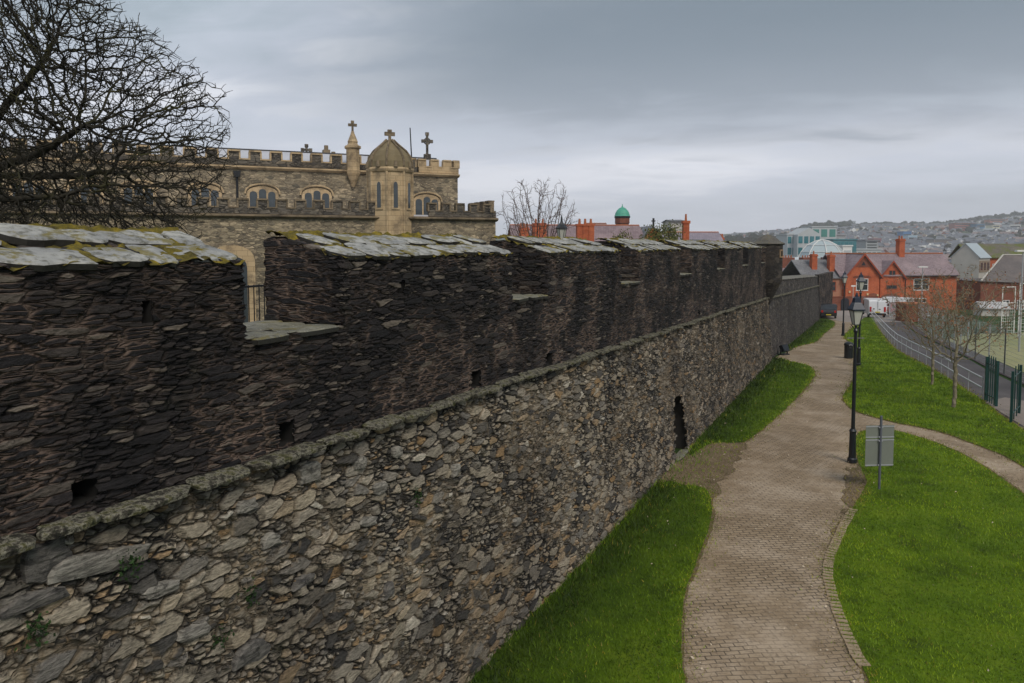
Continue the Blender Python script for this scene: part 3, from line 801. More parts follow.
# the big bare tree behind the rampart, at the left edge
tb = xyd(-75, 13.5, -4.5); big = empty('bare_tree', tb)
tag(big, 'large leafless tree with a dense mossy branch tangle, behind the wall at left', 'tree')
def cp(px, py, d): return np.array(at(px, py, d))
g = np.random.default_rng(21)
C = cp(-30, 118, 13.2); n = 21000
q = g.normal(size=(n, 3)); q /= np.linalg.norm(q, axis=1)[:, None]; q *= (g.uniform(size=n)**.42)[:, None]
Rx, Ry, Rz = 4.55, 3.3, 4.2
A = C+q[:, :1]*Rx*np.array([RH[0], RH[1], 0])+q[:, 1:2]*Ry*np.array([FH[0], FH[1], 0])+q[:, 2:3]*Rz*np.array([0, 0, 1.])
A = A[(A[:, 2] > -1.7) & (A[:, 0] < -8.4)]
hor = (A-C)@np.array([RH[0], RH[1], 0]); A = A[(hor*.62+(A[:, 2]-C[2])*.78) < 3.15]
top = np.array(tb)+np.array([0, 0, 4.3]); f1 = cp(-60, 190, 13.4)
trunk = [[0, top, f1]]
N0, P0 = colonize(np.array(tb), [[0, top]], A[:1]+900, .25, .1, .1, 0)
k0 = len(N0)-1
limbs = [[cp(0, 166, 12.9), cp(45, 152, 12.6), cp(80, 128, 12.3)], [cp(-20, 195, 12.3), cp(20, 200, 11.9), cp(70, 195, 11.9)], [cp(-60, 120, 13.4), cp(-40, 60, 13.3)], [cp(-30, 150, 14.4), cp(20, 90, 14.2), cp(50, 50, 14)], [cp(-90, 140, 12.5), cp(-140, 90, 12)], [cp(-20, 175, 14.0), cp(60, 176, 14.2), cp(110, 172, 14.0)]]
N, P = colonize(np.array(tb), [[0, top]]+[[k0+0]+l for l in limbs], A, .12, .9, .165, 100, 4, droop=0, up=.02, jit=.30)
r = radii(P, .0068, 2.72, cap=.26)
N, P, r = twigs(N, P, r, 1.0, .10, .0065, g)
thick = r > .045
limb_mesh('trunk', N, P, r, thick, 9, M_bark, big); limb_mesh('crown', N, P, r, ~thick, 4, M_bark, big)
print('tree nodes', len(N))
# vase-shaped tree of thin upright shoots behind the wall
M_bark2 = bark('grey_brown_bark', (.06, .034, .028), (.13, .085, .07))
def vase(px, py_top, py_base, d, wpx, zb, nA, name, label, mat, seed, step, tip, lean=0, trunk_h=.25, grp=None, low=.25, flat=1.0, cat='tree', jit=.16, up=.10, tw=.8):
    g = np.random.default_rng(seed); base = np.array(xyd(px, d, zb)); t_ = empty(name, base)
    tag(t_, label, cat, grp)
    H = at(px, py_top, d).z-zb; W = wpx/740*d/2
    n = nA; q = g.normal(size=(n, 3)); q /= np.linalg.norm(q, axis=1)[:, None]; q *= (g.uniform(size=n)**.45)[:, None]
    zc_ = zb+H*(low+(1-low)/2); A = np.stack([base[0]+q[:, 0]*W, base[1]+q[:, 1]*W, zc_+q[:, 2]*H*(1-low)/2], -1)
    rel = (A[:, 2]-zb)/H; A[:, :2] = base[:2]+(A[:, :2]-base[:2])*np.clip(.35+rel*.9, 0, flat)[:, None]+lean*np.array([RH[0], RH[1]])*rel[:, None]
    N, P = colonize(base, [[0, base+np.array([0, 0, H*trunk_h])]], A, step, step*9, step*1.6, 120, seed, up=up, jit=jit)
    r = radii(P, tip, 2.3); N, P, r = twigs(N, P, r, tw, step*.8, tip, g)
    th = r > max(tip*6, .03)
    limb_mesh('trunk', N, P, r, th, 8, mat, t_); limb_mesh('crown', N, P, r, ~th, 4, mat, t_)
    return t_, N, r, g
vase(538, 176, 245, 38, 84, -4.5, 1500, 'bare_tree', 'bare tree with thin upright shoots beside the church, behind the rampart', M_bark2, 5, .17, .0075, low=.35, flat=1.3, up=.75, jit=.10)
# two young trees on the lawn by the road
M_bark3 = bark('pale_lichen_bark', (.14, .115, .075), (.28, .24, .165), (.22, .19, .08))
M_rust = leafmat('rusty_leaves', [(0, (.16, .045, .018)), (.5, (.30, .095, .035)), (1, (.36, .17, .06))])
for (px, py, top_, w, nA, lab, sd) in ((960, 408, 262, 150, 1000, 'nearer young bare tree on the lawn, with forked pale trunk, by the green gate', 8),
                                        (937, 385, 274, 84, 750, 'smaller farther young bare tree with rusty leaves, beside the metal handrail', 9)):
    b = G(px, py); d = b.x*FH[0]+b.y*FH[1]
    t_, N, r, g = vase(px, top_, py, d, w, b.z-.03, nA, 'young_tree', lab, M_bark3, sd, .13, .0062, trunk_h=.36, low=.30, flat=1.15, lean=-.1, grp='young trees on the lawn', up=.14, jit=.2, tw=.9)
    hi = N[(r < .016) & (N[:, 2] > b.z+2.8)]; k = g.choice(len(hi), 1100 if sd == 8 else 2000)
    leaves('foliage', hi[k]+g.normal(0, .07, (len(k), 3)), .042, M_rust, t_, g)
# leafy round tree showing above the coping
def leafy(px, py_top, wpx, d, zb, hz_, n, name, label, mat, seed, leaf, cat='tree', grp=None):
    g = np.random.default_rng(seed); base = np.array(xyd(px, d, zb)); t_ = empty(name, base); tag(t_, label, cat, grp)
    zt_ = at(px, py_top, d).z; W = wpx/740*d/2; H2 = hz_/2
    cl = g.normal(size=(26, 3)); cl /= np.linalg.norm(cl, axis=1)[:, None]; cl *= g.uniform(.35, .85, 26)[:, None]
    i = g.integers(0, 26, n); p = cl[i]+g.normal(0, .16, (n, 3)); p *= np.array([W, W, H2]); p += np.array([base[0], base[1], zt_-H2])
    mb = MB(); mb.tube((0, 0, 0), (.1, 0, (zt_-H2-zb)), .16, .07, 8)
    for c in cl[:12]: mb.tube((.1, 0, (zt_-H2-zb)*.9), tuple((c*np.array([W, W, H2])*.8+np.array([0, 0, zt_-H2-zb]))), .05, .015, 5)
    mb.build('trunk', M_bark2, t_); leaves('crown', p, leaf, mat, t_, g); return t_
M_lg = leafmat('spring_leaves', [(0, (.04, .05, .012)), (.5, (.10, .11, .025)), (1, (.18, .17, .05))])
leafy(661, 217, 60, 62, -4.5, 4.4, 4200, 'leafy_tree', 'round yellow green leafy tree behind the wall beside a red gable', M_lg, 31, .10)
leafy(621, 229, 30, 60, -4.5, 3.0, 1200, 'leafy_bush', 'low green bush top above the coping beneath the green cupola', M_lg, 33, .09, 'bush')
# weeds growing out of the masonry
M_weed = leafmat('weed_leaves', [(0, (.012, .028, .008)), (1, (.03, .07, .015))])
weeds = [(132, 566, .13, 'dark green weed growing from the wall just below the long pale stone'), (222, 640, .12, 'small weed low on the wall near the bottom left corner, left of its pair'),
         (262, 664, .12, 'small weed near the bottom edge of the photo low on the wall'), (252, 596, .10, 'tiny weed on the lower wall face, by itself under the string course'),
         (420, 496, .12, 'trailing green weed in a joint of the lower wall, topmost of a vertical pair'), (421, 566, .12, 'trailing green weed in a joint of the lower wall, lower of a vertical pair'), (40, 632, .12, 'weed on the lower wall at the left edge')]
for k, (px, py, s, lab) in enumerate(weeds):
    rr_, u, f = ray(px, py); p = rr_*(-6.10/rr_[0]); base = np.array(p); base[0] = -6.16
    e_ = empty('wall_weed', base); tag(e_, lab, 'plant', 'weeds growing in the wall')
    g = np.random.default_rng(50+k); q = g.normal(0, 1, (90, 3))*np.array([.3, .55, .6])*s; q[:, 0] = np.abs(q[:, 0])
    leaves('foliage', base+q, .022, M_weed, e_, g)
    mb = MB(); [mb.tube((-.06, 0, 0), tuple(q[j]), .003, .002, 4) for j in range(8)]; mb.build('stem', M_weed, e_)
# ============================================================= the crenellated church
M_rub = rubble('church_rubble', (2.6, 2.6, 6.4), 1.8, [(0, (.10, .088, .066)), (.35, (.235, .195, .135)), (.7, (.34, .28, .185)), (1, (.48, .385, .26))], (.38, .305, .205), 0, dark=(.14, .115, .085), grime=.3, grit=10, edge=.10)
M_rubd = rubble('church_parapet_stone', (2.4, 2.4, 6.0), 1.9, [(0, (.06, .054, .048)), (.5, (.125, .11, .09)), (1, (.22, .185, .14))], (.17, .14, .105), 0, grime=.45, grit=10)
def ashlar_mat(name, a, b, dirt):
    t = NT(name); o = t.obj(); xyz = t.n('ShaderNodeSeparateXYZ', {0: o}).outputs
    vec = t.n('ShaderNodeCombineXYZ', {0: t.math('ADD', xyz[0], xyz[1]), 1: xyz[2], 2: 0.0}).outputs[0]
    br = t.n('ShaderNodeTexBrick', {'Vector': vec, 'Color1': c4(a), 'Color2': c4(b), 'Mortar': c4((a[0]*.45, a[1]*.45, a[2]*.45)), 'Scale': 1.0, 'Mortar Size': .008, 'Brick Width': .55, 'Row Height': .28})
    n = t.noise(o, .9, 6, .7)
    c = t.mix(t.step(n, .45, .68), br.outputs['Color'], dirt)
    t.bump(t.noise(o, 8, 4), .4, .02); return t.done(c, .85, .3)
M_ash = ashlar_mat('sandstone_dressing', (.46, .335, .195), (.54, .405, .245), (.20, .15, .095))
M_ashd = ashlar_mat('dark_weathered_sandstone', (.20, .155, .10), (.25, .19, .125), (.06, .048, .036))
M_glass = plain('leaded_glass', (.045, .055, .062), .25, .5, 3, spec=.8)
M_lead = plain('lead_roof', (.50, .50, .54), .5, .2, 1, spec=.5)
M_iron = plain('black_iron', (.013, .014, .017), .45, .3, 5)
PH = R(23.6)
CO = xyd(458, 48.2, -4.5)
ch = empty('church', CO, TH+PH); H0 = 4.5   # local z = world z + 4.5
tag(ch, 'grey rubble church with crenellated parapets, arched windows and domed stair turret, behind the rampart', 'church')
LN = 44.0; BK = 13.0; NC = 4.43+H0; AC = 1.5+H0; AT = 2.36+H0
mb = MB(); mb.box(-LN, 0, 0, BK, 0, NC); mb.build('nave_wall', M_rub, ch)
mb = MB(); mb.box(-LN, 1.0, -4.0, -.02, 0, AC); aisle = mb.build('aisle_wall', M_rub, ch)
mb = MB(); mb.box(-LN, 0.95, -3.9, -.02, AC, AC+.25); mb.build('aisle_roof', M_lead, ch)
for (x0, x1, z, m, y, nm) in ((-LN, .08, NC, M_ash, -.10, 'cornice'), (-LN, 1.1, AC, M_ashd, -4.12, 'cornice')):
    mb = MB(); mb.prism([(y-.0, z-.06), (y-.12, z+.02), (y-.12, z+.09), (y+.2, z+.16), (y+.2, z-.10)], x0, x1, 'x'); mb.build(nm, m, ch)
# parapets: low wall then merlons with dressed edges
def parapet(x0, x1, y, zb, hw, hm, period, th, mw, mcap, phase=0.0, duty=.5, axis='x', parent=ch, nm='parapet'):
    w_ = MB(); c_ = MB()
    def bx(mb, a0, a1, b0, b1, z0, z1):
        if axis == 'x': mb.box(a0, a1, b0, b1, z0, z1)
        else: mb.box(b0, b1, a0, a1, z0, z1)
    bx(w_, x0, x1, y, y+th, zb, zb+hw)
    a = x0+phase
    while a < x1-.1:
        b = min(a+period*duty, x1)
        bx(w_, a, b, y, y+th, zb+hw, zb+hw+hm)
        bx(c_, a-.05, b+.05, y-.05, y+th+.05, zb+hw+hm, zb+hw+hm+.09)
        bx(c_, a-.07, a+.02, y-.02, y+th+.02, zb+hw, zb+hw+hm-.003); bx(c_, b-.02, b+.07, y-.02, y+th+.02, zb+hw, zb+hw+hm-.003)
        n = min(a+period, x1)
        if n > b+.15: bx(c_, b+.07, n-.07, y-.03, y+th+.03, zb+hw, zb+hw+.07)
        a += period
    w_.build(nm, mw, parent); c_.build('parapet_coping', mcap, parent)
parapet(-LN, -2.75, -.02, NC+.16, .32, .46, 1.16, .3, M_rubd, M_ash)
parapet(-2.6, 0.06, -.02, NC+.16, .34, .42, .84, .3, M_ash, M_ash)
parapet(.0, BK, -.26, NC+.16, .34, .42, .95, .3, M_ash, M_ash, axis='y')
parapet(-LN, -5.35, -4.03, AC+.16, .30, .42, .98, .3, M_rubd, M_ashd)
parapet(-3.2, 1.02, -4.03, AC+.16, .30, .42, .86, .3, M_rubd, M_ashd)
parapet(-4.0, .0, .72, AC+.16, .40, .55, .95, .3, M_rubd, M_ashd, axis='y', phase=.4)
# roofs
mb = MB(); mb.prism([(.5, NC), (.5, NC+.62), (3.2, NC+1.42), (BK-.3, NC+.5), (BK-.3, NC)], -LN, -.3, 'x'); mb.build('nave_roof', M_lead, ch)
mb = MB(); mb.tube((-LN, 3.2, NC+1.44), (-.4, 3.2, NC+1.44), .06, n=6); mb.build('ridge', M_iron, ch)
# windows
def arch_pts(cx, w, z0, zs, rise, n=9, pointed=False):
    pts = [(cx-w/2, z0), (cx+w/2, z0)]
    for k in range(n+1):
        a = math.pi*k/n
        pts.append((cx+w/2*math.cos(a), zs+rise*math.sin(a)**(.8 if not pointed else .7)))
    return pts
def church_window(x, w=1.45, z0=1.75+H0, zs=2.95+H0, y=0.0):
    mb = MB(); mb.prism(arch_pts(x, w+.30, z0-.12, zs-.02, .48), y-.05, y+.05)
    fr = mb.build('window', M_ash, ch)
    mb = MB(); n = 14
    for k in range(n):       # hood mould
        a0 = math.pi*k/n; a1 = math.pi*(k+1)/n; q = lambda a: (x+(w+.46)/2*math.cos(a), y-.08, zs+.02+.56*math.sin(a)**.8)
        mb.tube(q(a0), q(a1), .055, n=6)
    mb.build('hood_mould', M_ash, fr)
    for k in (-1, 0, 1):
        lw = w*.285; cx = x+k*w*.35; mb = MB(); up = .14 if k == 0 else 0
        mb.prism(arch_pts(cx, lw, z0+.02, zs-.06+up, .22, pointed=True), y-.075, y-.048); mb.build('light', M_glass, fr)
def xon(px, yloc=0.0):
    """place along the church front seen at bearing px"""
    t_ = (px-512)/740; c = CO.x*RH[0]+CO.y*RH[1]; d = CO.x*FH[0]+CO.y*FH[1]
    cs, sn = math.cos(PH), math.sin(PH)   # local x -> (cs,sn), local y -> (-sn,cs) in (right, forward)
    c -= sn*yloc; d += cs*yloc
    return (t_*d-c)/(cs-t_*sn)
for px in (32, 88, 141, 207, 264, 318): church_window(xon(px))
church_window(xon(427), w=1.5, z0=1.6+H0, zs=2.75+H0)
# rainwater pipe with hopper
x = xon(239, -.15); mb = MB(); mb.tube((x, -.16, AC), (x, -.16, NC-.25), .06, n=8)
mb.prism([(-.15, NC-.45), (.15, NC-.45), (.22, NC-.12), (-.22, NC-.12)], -.30, -.08); 
for v in mb.v[-8:]: pass
pp = MB(); pp.tube((x, -.16, AC), (x, -.16, NC-.25), .065, n=8); pp.prism([(x-.12, NC-.55), (x+.12, NC-.55), (x+.22, NC-.2), (x-.22, NC-.2)], -.32, -.06); pp.build('rainwater_pipe', M_iron, ch)
def cross(mb, x, y, z, h, w, t, ring=False):
    mb.box(x-t/2, x+t/2, y-t/2, y+t/2, z, z+h); mb.box(x-w/2, x+w/2, y-t/2+.004, y+t/2-.004, z+h*.60, z+h*.60+t)
    for q in ((x, z+h), (x-w/2, z+h*.6+t/2), (x+w/2, z+h*.6+t/2)):
        mb.box(q[0]-t*.8, q[0]+t*.8, y-t*.6, y+t*.6, q[1]-t*.75, q[1]+t*.75)
    if ring:
        c = (x, z+h*.6+t/2); rr_ = w*.36
        for k in range(12):
            a0 = k*math.pi/6; a1 = a0+math.pi/6
            mb.tube((c[0]+rr_*math.cos(a0), y, c[1]+rr_*math.sin(a0)), (c[0]+rr_*math.cos(a1), y, c[1]+rr_*math.sin(a1)), t*.38, n=5)
# octagonal pinnacle on the nave parapet
x = xon(354.5, -.2); mb = MB()
mb.revolve([(.1, NC-.9), (.2, NC-.6), (.42, NC-.1), (.44, NC+.1), (.40, NC+.12), (.40, NC+1.35), (.50, NC+1.42), (.50, NC+1.55), (.34, NC+1.62), (.28, NC+1.75), (.32, NC+1.8), (.12, NC+2.3), (.08, NC+2.45)], (x, -.15, 0), 8, R(22.5))
pn = mb.build('pinnacle', M_ash, ch)
mb = MB(); cross(mb, x, -.15, NC+2.42, .58, .34, .11); mb.build('finial_cross', M_ashd, pn)
# stair turret with ogee dome
x = xon(391, -3.4); TX = x; mb = MB(); a8 = R(22.5)
mb.revolve([(1.28, AC-1.2), (1.28, NC-.35), (1.36, NC-.28), (1.40, NC-.15), (1.36, NC-.05)], (x, -3.4, 0), 8, a8); tr = mb.build('stair_turret', M_ash, ch)
mb = MB()
for k in range(8):
    a = math.pi/4*k+a8; mb.tube((x+1.28*math.cos(a), -3.4+1.28*math.sin(a), AC-1.1), (x+1.28*math.cos(a), -3.4+1.28*math.sin(a), NC-.3), .075, n=6)
mb.build('corner_shaft', M_ash, tr)
mb = MB(); mb.revolve([(1.28, NC-.05), (1.26, NC+.3), (1.14, NC+.62), (.92, NC+.92), (.62, NC+1.16), (.40, NC+1.34), (.22, NC+1.46), (.15, NC+1.58)], (x, -3.4, 0), 16, a8)
M_dome = plain('lichened_dome_stone', (.19, .15, .085), .9, .55, 1.6, bump=.6); dm = mb.build('ogee_dome', M_dome, tr)
mb = MB()
for k in range(8):
    a = math.pi/4*k+a8; pr_ = [(1.30, NC), (1.29, NC+.3), (1.17, NC+.64), (.95, NC+.95), (.65, NC+1.2), (.42, NC+1.4), (.22, NC+1.6)]
    pts = [(x+q*math.cos(a), -3.4+q*math.sin(a), z) for q, z in pr_]; rb = MB(); rb.path(pts, .06, 5); rb.build('dome_rib', M_ashd, dm); mb = MB()
    a2 = a+math.pi/8
    mb.tube((x+1.30*math.cos(a2), -3.4+1.30*math.sin(a2), NC-.05), (x+1.30*math.cos(a2), -3.4+1.30*math.sin(a2), NC+.28), .13, .07, 6); mb.build('dome_boss', M_ashd, dm)
mb = MB(); cross(mb, x, -3.4, NC+1.55, .52, .36, .14); mb.build('finial_cross', M_ashd, tr)
for k in range(4, 8):
    a = math.pi/4*k+math.pi/8+a8-math.pi/8+math.pi/8; mb = MB(); mb.M = Matrix.Translation((x, -3.4, 0)) @ Matrix.Rotation(a+math.pi/2, 4, 'Z')
    ap = -1.28*math.cos(math.pi/8); mb.prism(arch_pts(0, .46, 2.0+H0, 3.35+H0, .3, pointed=True), ap-.05, ap+.02); f_ = mb.build('lancet_window', M_ash, tr)
    mb = MB(); mb.M = Matrix.Translation((x, -3.4, 0)) @ Matrix.Rotation(a+math.pi/2, 4, 'Z'); mb.prism(arch_pts(0, .24, 2.1+H0, 3.25+H0, .3, pointed=True), ap-.062, ap-.045); mb.build('light', M_glass, f_)
# gable crosses, pole and chimneys standing on the roof
x = xon(428, 3.0); mb = MB(); mb.box(x-.32, x+.32, 2.7, 3.3, NC+.3, NC+1.25); mb.box(x-.2, x+.2, 2.8, 3.2, NC+1.25, NC+1.7)
cross(mb, x, 3.0, NC+1.65, 1.4, .56, .14, True); mb.build('celtic_cross', M_rubd, ch)
x = xon(413, 1.5); mb = MB(); mb.tube((x, 1.5, NC+.4), (x-.12, 1.5, NC+3.15), .05, .035, 8); mb.build('flag_pole', M_iron, ch)
x = xon(308.5, 5); mb = MB(); mb.box(x-.2, x+.2, 4.8, 5.2, NC+.9, NC+1.3); cross(mb, x, 5, NC+1.25, .85, .5, .14); mb.build('gable_cross', M_rubd, ch)
for px_, hh in ((328, 1.95), (335, 1.55)):
    x = xon(px_, 5.5); mb = MB(); mb.box(x-.22, x+.22, 5.2, 5.8, NC+.8, NC+hh); mb.tube((x, 5.5, NC+hh), (x, 5.5, NC+hh+.3), .14, n=8); mb.build('chimney', M_ashd, ch)
# the round headed door surround seen through the embrasure
x = xon(232, -4.1); mb = MB(); mb.prism(arch_pts(x, 2.3, .0, 3.6, .9), -4.12, -3.95); f_ = mb.build('window', M_ash, ch)
mb = MB(); mb.prism(arch_pts(x, 1.5, .3, 3.3, .6), -4.15, -4.1); mb.build('pane', M_glass, f_)
for px_ in (300, 190, 130, 340):
    x = xon(px_, -4.1); mb = MB(); mb.prism(arch_pts(x, 2.1, 1.5, 3.6, .8), -4.12, -3.95); f_ = mb.build('window', M_ash, ch)
    mb = MB(); mb.prism(arch_pts(x, 1.5, 1.7, 3.3, .6), -4.15, -4.1); mb.build('pane', M_glass, f_)
# railing along the inner edge of the rampart walk
rl = empty('iron_railing', (-11.3, 8, -1.95)); tag(rl, 'black iron railing glimpsed through the first embrasure', 'railing')
mb = MB(); y = -2.0
while y < 34: mb.tube((0, y, 0), (0, y, 1.15), .012, n=5); y += .14
mb.build('baluster', M_iron, rl)
mb = MB(); mb.box(-.025, .025, -2, 34, 1.1, 1.14); mb.box(-.02, .02, -2, 34, .12, .15); mb.build('rail', M_iron, rl)
# ============================================================= houses and town
def brick_mat(name, a, b, mort, bw=.24, rh=.085):
    t = NT(name); o = t.obj(); xyz = t.n('ShaderNodeSeparateXYZ', {0: o}).outputs
    vec = t.n('ShaderNodeCombineXYZ', {0: t.math('ADD', xyz[0], xyz[1]), 1: xyz[2], 2: 0.0}).outputs[0]
    br = t.n('ShaderNodeTexBrick', {'Vector': vec, 'Color1': c4(a), 'Color2': c4(b), 'Mortar': c4(mort), 'Scale': 1.0, 'Mortar Size': .010, 'Brick Width': bw, 'Row Height': rh})
    n = t.noise(o, .55, 5, .65); c = t.mix(t.math('MULTIPLY', t.step(n, .45, .7), .5), br.outputs['Color'], (a[0]*.45, a[1]*.5, a[2]*.6))
    t.bump(t.noise(o, 10, 3), .3, .01); return t.done(c, .85, .25)
def slate_mat(name, a, b, moss=None, row=.22):
    t = NT(name); o = t.obj(); xyz = t.n('ShaderNodeSeparateXYZ', {0: o}).outputs
    vec = t.n('ShaderNodeCombineXYZ', {0: t.math('ADD', xyz[0], t.math('MULTIPLY', xyz[1], .3)), 1: t.math('MULTIPLY', xyz[2], 1.3), 2: 0.0}).outputs[0]
    br = t.n('ShaderNodeTexBrick', {'Vector': vec, 'Color1': c4(a), 'Color2': c4(b), 'Mortar': c4((a[0]*.5, a[1]*.5, a[2]*.5)), 'Scale': 1.0, 'Mortar Size': .012, 'Brick Width': .3, 'Row Height': row})
    n = t.noise(o, .35, 6, .7); c = t.mix(t.math('MULTIPLY', t.step(n, .45, .7), .6), br.outputs['Color'], (b[0]*1.35, b[1]*1.3, b[2]*1.25))
    if moss: c = t.mix(t.step(t.noise(o, .6, 5, .7), .42, .6), c, moss)
    return t.done(c, .55, .5)
M_brk = brick_mat('red_brick', (.45, .085, .03), (.57, .14, .05), (.30, .14, .09))
M_brkd = brick_mat('dark_red_brick', (.20, .055, .032), (.27, .08, .045), (.16, .10, .075))
M_slate = slate_mat('slate', (.20, .145, .155), (.28, .215, .23))
M_slg = slate_mat('grey_slate', (.13, .13, .14), (.19, .19, .20))
M_slm = slate_mat('mossy_slate', (.12, .10, .08), (.17, .145, .115), (.11, .125, .02))
M_wht = plain('white_paint', (.72, .71, .69), .5, .12, 2)
M_pane = plain('window_glass', (.03, .035, .042), .12, .4, 2, spec=.9)
M_terr = plain('terracotta', (.38, .13, .055), .8, .3, 6)
M_ren = plain('pale_render', (.46, .44, .40), .85, .25, .5, bump=.3)
M_door = plain('dark_door', (.02, .022, .03), .5, .3, 3)
M_grey = plain('grey_shutter', (.17, .15, .16), .6, .15, 4)
def win(par, x, z, w, h, y=0.0, frame=M_wht, mull=2, arch=0.0, horiz=1):
    mb = MB(); t = .09
    pr = lambda a, b: mb.box(a[0], a[1], y-.05, y+.02, b[0], b[1])
    mb.prism(arch_pts(x, w, z, z+h-arch, arch) if arch else [(x-w/2, z), (x+w/2, z), (x+w/2, z+h), (x-w/2, z+h)], y-.02, y+.01)
    pr((x-w/2-t/2, x-w/2+t/2), (z, z+h)); pr((x+w/2-t/2, x+w/2+t/2), (z, z+h)); pr((x-w/2-t, x+w/2+t), (z-.12, z)); 
    mb.box(x-w/2, x+w/2, y-.048, y+.02, z+h-t, z+h)
    for k in range(1, mull): c = x-w/2+w*k/mull; mb.box(c-.05, c+.05, y-.046, y+.02, z, z+h-t)
    for k in range(1, horiz+1): c = z+h*k/(horiz+1); mb.box(x-w/2, x+w/2, y-.044, y+.02, c-.03, c+.03)
    f = mb.build('window', frame, par)
    mb = MB(); mb.box(x-w/2+t/2, x+w/2-t/2, y-.034, y-.022, z+.02, z+h-t); mb.build('pane', M_pane, f); return f
def chimney(par, x, y, z0, z1, w=.8, d=.6, pots=2, mat=None):
    mb = MB(); mb.box(x-w/2, x+w/2, y-d/2, y+d/2, z0, z1); mb.box(x-w/2-.08, x+w/2+.08, y-d/2-.08, y+d/2+.08, z1-.35, z1-.15)
    c = mb.build('chimney', mat or M_brk, par)
    for k in range(pots): mb = MB(); mb.tube((x-w/2+w*(k+.5)/pots, y, z1), (x-w/2+w*(k+.5)/pots, y, z1+.5), .13, .10, 8); mb.build('chimney_pot', M_terr, c)
    return c
def gabled(name, label, cat, px, d, w, dep, zb, eave, ridge, yaw, wall_m, roof_m, axis='x', grp=None, over=.25, wins=(), chim=(), skirt=3.0, rid=None):
    """local x runs to the right from the near left corner; ridge along x (or along y: gable to the front)"""
    e = empty(name, xyd(px, d, zb), TH+yaw); tag(e, label, cat, grp)
    mb = MB()
    if axis == 'x': mb.prism([(0, -skirt), (dep, -skirt), (dep, eave), (dep/2, ridge), (0, eave)], 0, w, 'x')
    else: mb.prism([(0, -skirt), (w, -skirt), (w, eave), (w/2, ridge), (0, eave)], 0, dep, 'y')
    mb.build('wall', wall_m, e)
    mb = MB(); L = dep if axis == 'x' else w; s = (ridge-eave)/(L/2); t = .12; o_ = over
    pr = [(-o_, eave-o_*s+.02), (L/2, ridge+.02), (L+o_, eave-o_*s+.02), (L+o_, eave-o_*s+.02+t), (L/2, ridge+.02+t*1.3), (-o_, eave-o_*s+.02+t)]
    if axis == 'x': mb.prism(pr, -.15, w+.15, 'x')
    else: mb.prism(pr, -.15, dep+.15, 'y')
    rf = mb.build('roof', roof_m, e)
    if rid is not None:
        mb = MB()
        if axis == 'x': mb.tube((-.1, L/2, ridge+.17), (w+.1, L/2, ridge+.17), .1, n=6)
        else: mb.tube((L/2, -.1, ridge+.17), (L/2, dep+.1, ridge+.17), .1, n=6)
        mb.build('ridge_tiles', rid, rf)
    for k in wins: win(e, *k)
    for k in chim: chimney(rf, *k)
    return e
# ---------------------------------------------------- the red brick house at the end of the path
ZB = -9.9; HY_ = 113.0
rh = empty('brick_house', xyd(847, HY_, ZB), TH+R(9)); tag(rh, 'red brick gabled house with slate roof and arched gateway at the path end', 'house')
W1 = 7.1; EV = 5.1; RG = 8.3; GX = 2.8
mb = MB(); mb.prism([(0, -2), (GX*2, -2), (GX*2, EV), (GX, RG), (0, EV)], 0, 8, 'y'); mb.build('gable_wall', M_brk, rh)
mb = MB(); mb.box(GX*2, 19.6, .8, 8.0, -2, EV+.1); mb.build('wall', M_brk, rh)
mb = MB(); s = (RG-EV)/GX
mb.prism([(-.35, EV-.35*s+.03), (GX, RG+.03), (GX*2+.35, EV-.35*s+.03), (GX*2+.35, EV-.35*s+.2), (GX, RG+.24), (-.35, EV-.35*s+.2)], -.3, 5, 'y'); rf = mb.build('gable_roof', M_slate, rh)
mb = MB()
for a, b in (((-.38, EV-.36*s), (GX, RG)), ((GX*2+.38, EV-.36*s), (GX, RG))): mb.prism([a, b, (b[0], b[1]+.34), (a[0], a[1]+.34)], -.42, -.30, 'y')
M_trim = plain('dark_red_trim', (.30, .06, .025), .6, .2, 3); mb.build('bargeboard', M_trim, rf)
# main roof, ridge along x
mb = MB(); rz = RG+.02
mb.prism([(.45, EV-.05), (4.4, rz), (8.35, EV-.05), (8.35, EV+.12), (4.4, rz+.2), (.45, EV+.12)], -.8, 19.9, 'x'); mr = mb.build('main_roof', M_slate, rh)
mb = MB(); mb.tube((-.8, 4.4, rz+.24), (19.9, 4.4, rz+.24), .12, n=6); mb.build('ridge_tiles', M_terr, mr)
mb = MB(); mb.tube((GX, -.4, RG+.28), (GX, 4.4, RG+.28), .11, n=6); mb.build('ridge_tiles', M_terr, rf)
# gable details
mb = MB(); mb.prism([(GX-1.35, RG-1.75), (GX+1.35, RG-1.75), (GX, RG-.35)], -.08, .02); mb.build('gable_panel', M_brkd, rh)
mb = MB(); mb.prism([(GX-.35, RG-1.5), (GX+.35, RG-1.5), (GX, RG-.9)], -.12, -.05); mb.build('gable_vent', M_door, rh)
win(rh, GX-.1, 3.0, 1.9, 1.75, horiz=1); win(rh, GX-.9, .55, 1.6, 1.4)
mb = MB(); mb.box(GX-1.6, GX+1.3, -.05, .02, 4.9, 5.05); mb.box(GX-1.4, GX+1.1, -.06, .02, 5.1, 5.2); mb.build('lintel_band', M_brkd, rh)
mb = MB(); mb.box(4.1, 5.1, -.05, .02, -.3, 2.05); dr = mb.build('front_door', M_door, rh)
mb = MB(); mb.box(4.3, 4.9, -.075, -.05, 1.3, 1.9); mb.build('door_light', M_wht, dr)
mb = MB(); mb.prism(arch_pts(4.6, 1.3, 0, 2.2, .3), -.03, .015); mb.build('door_arch', M_brkd, rh)
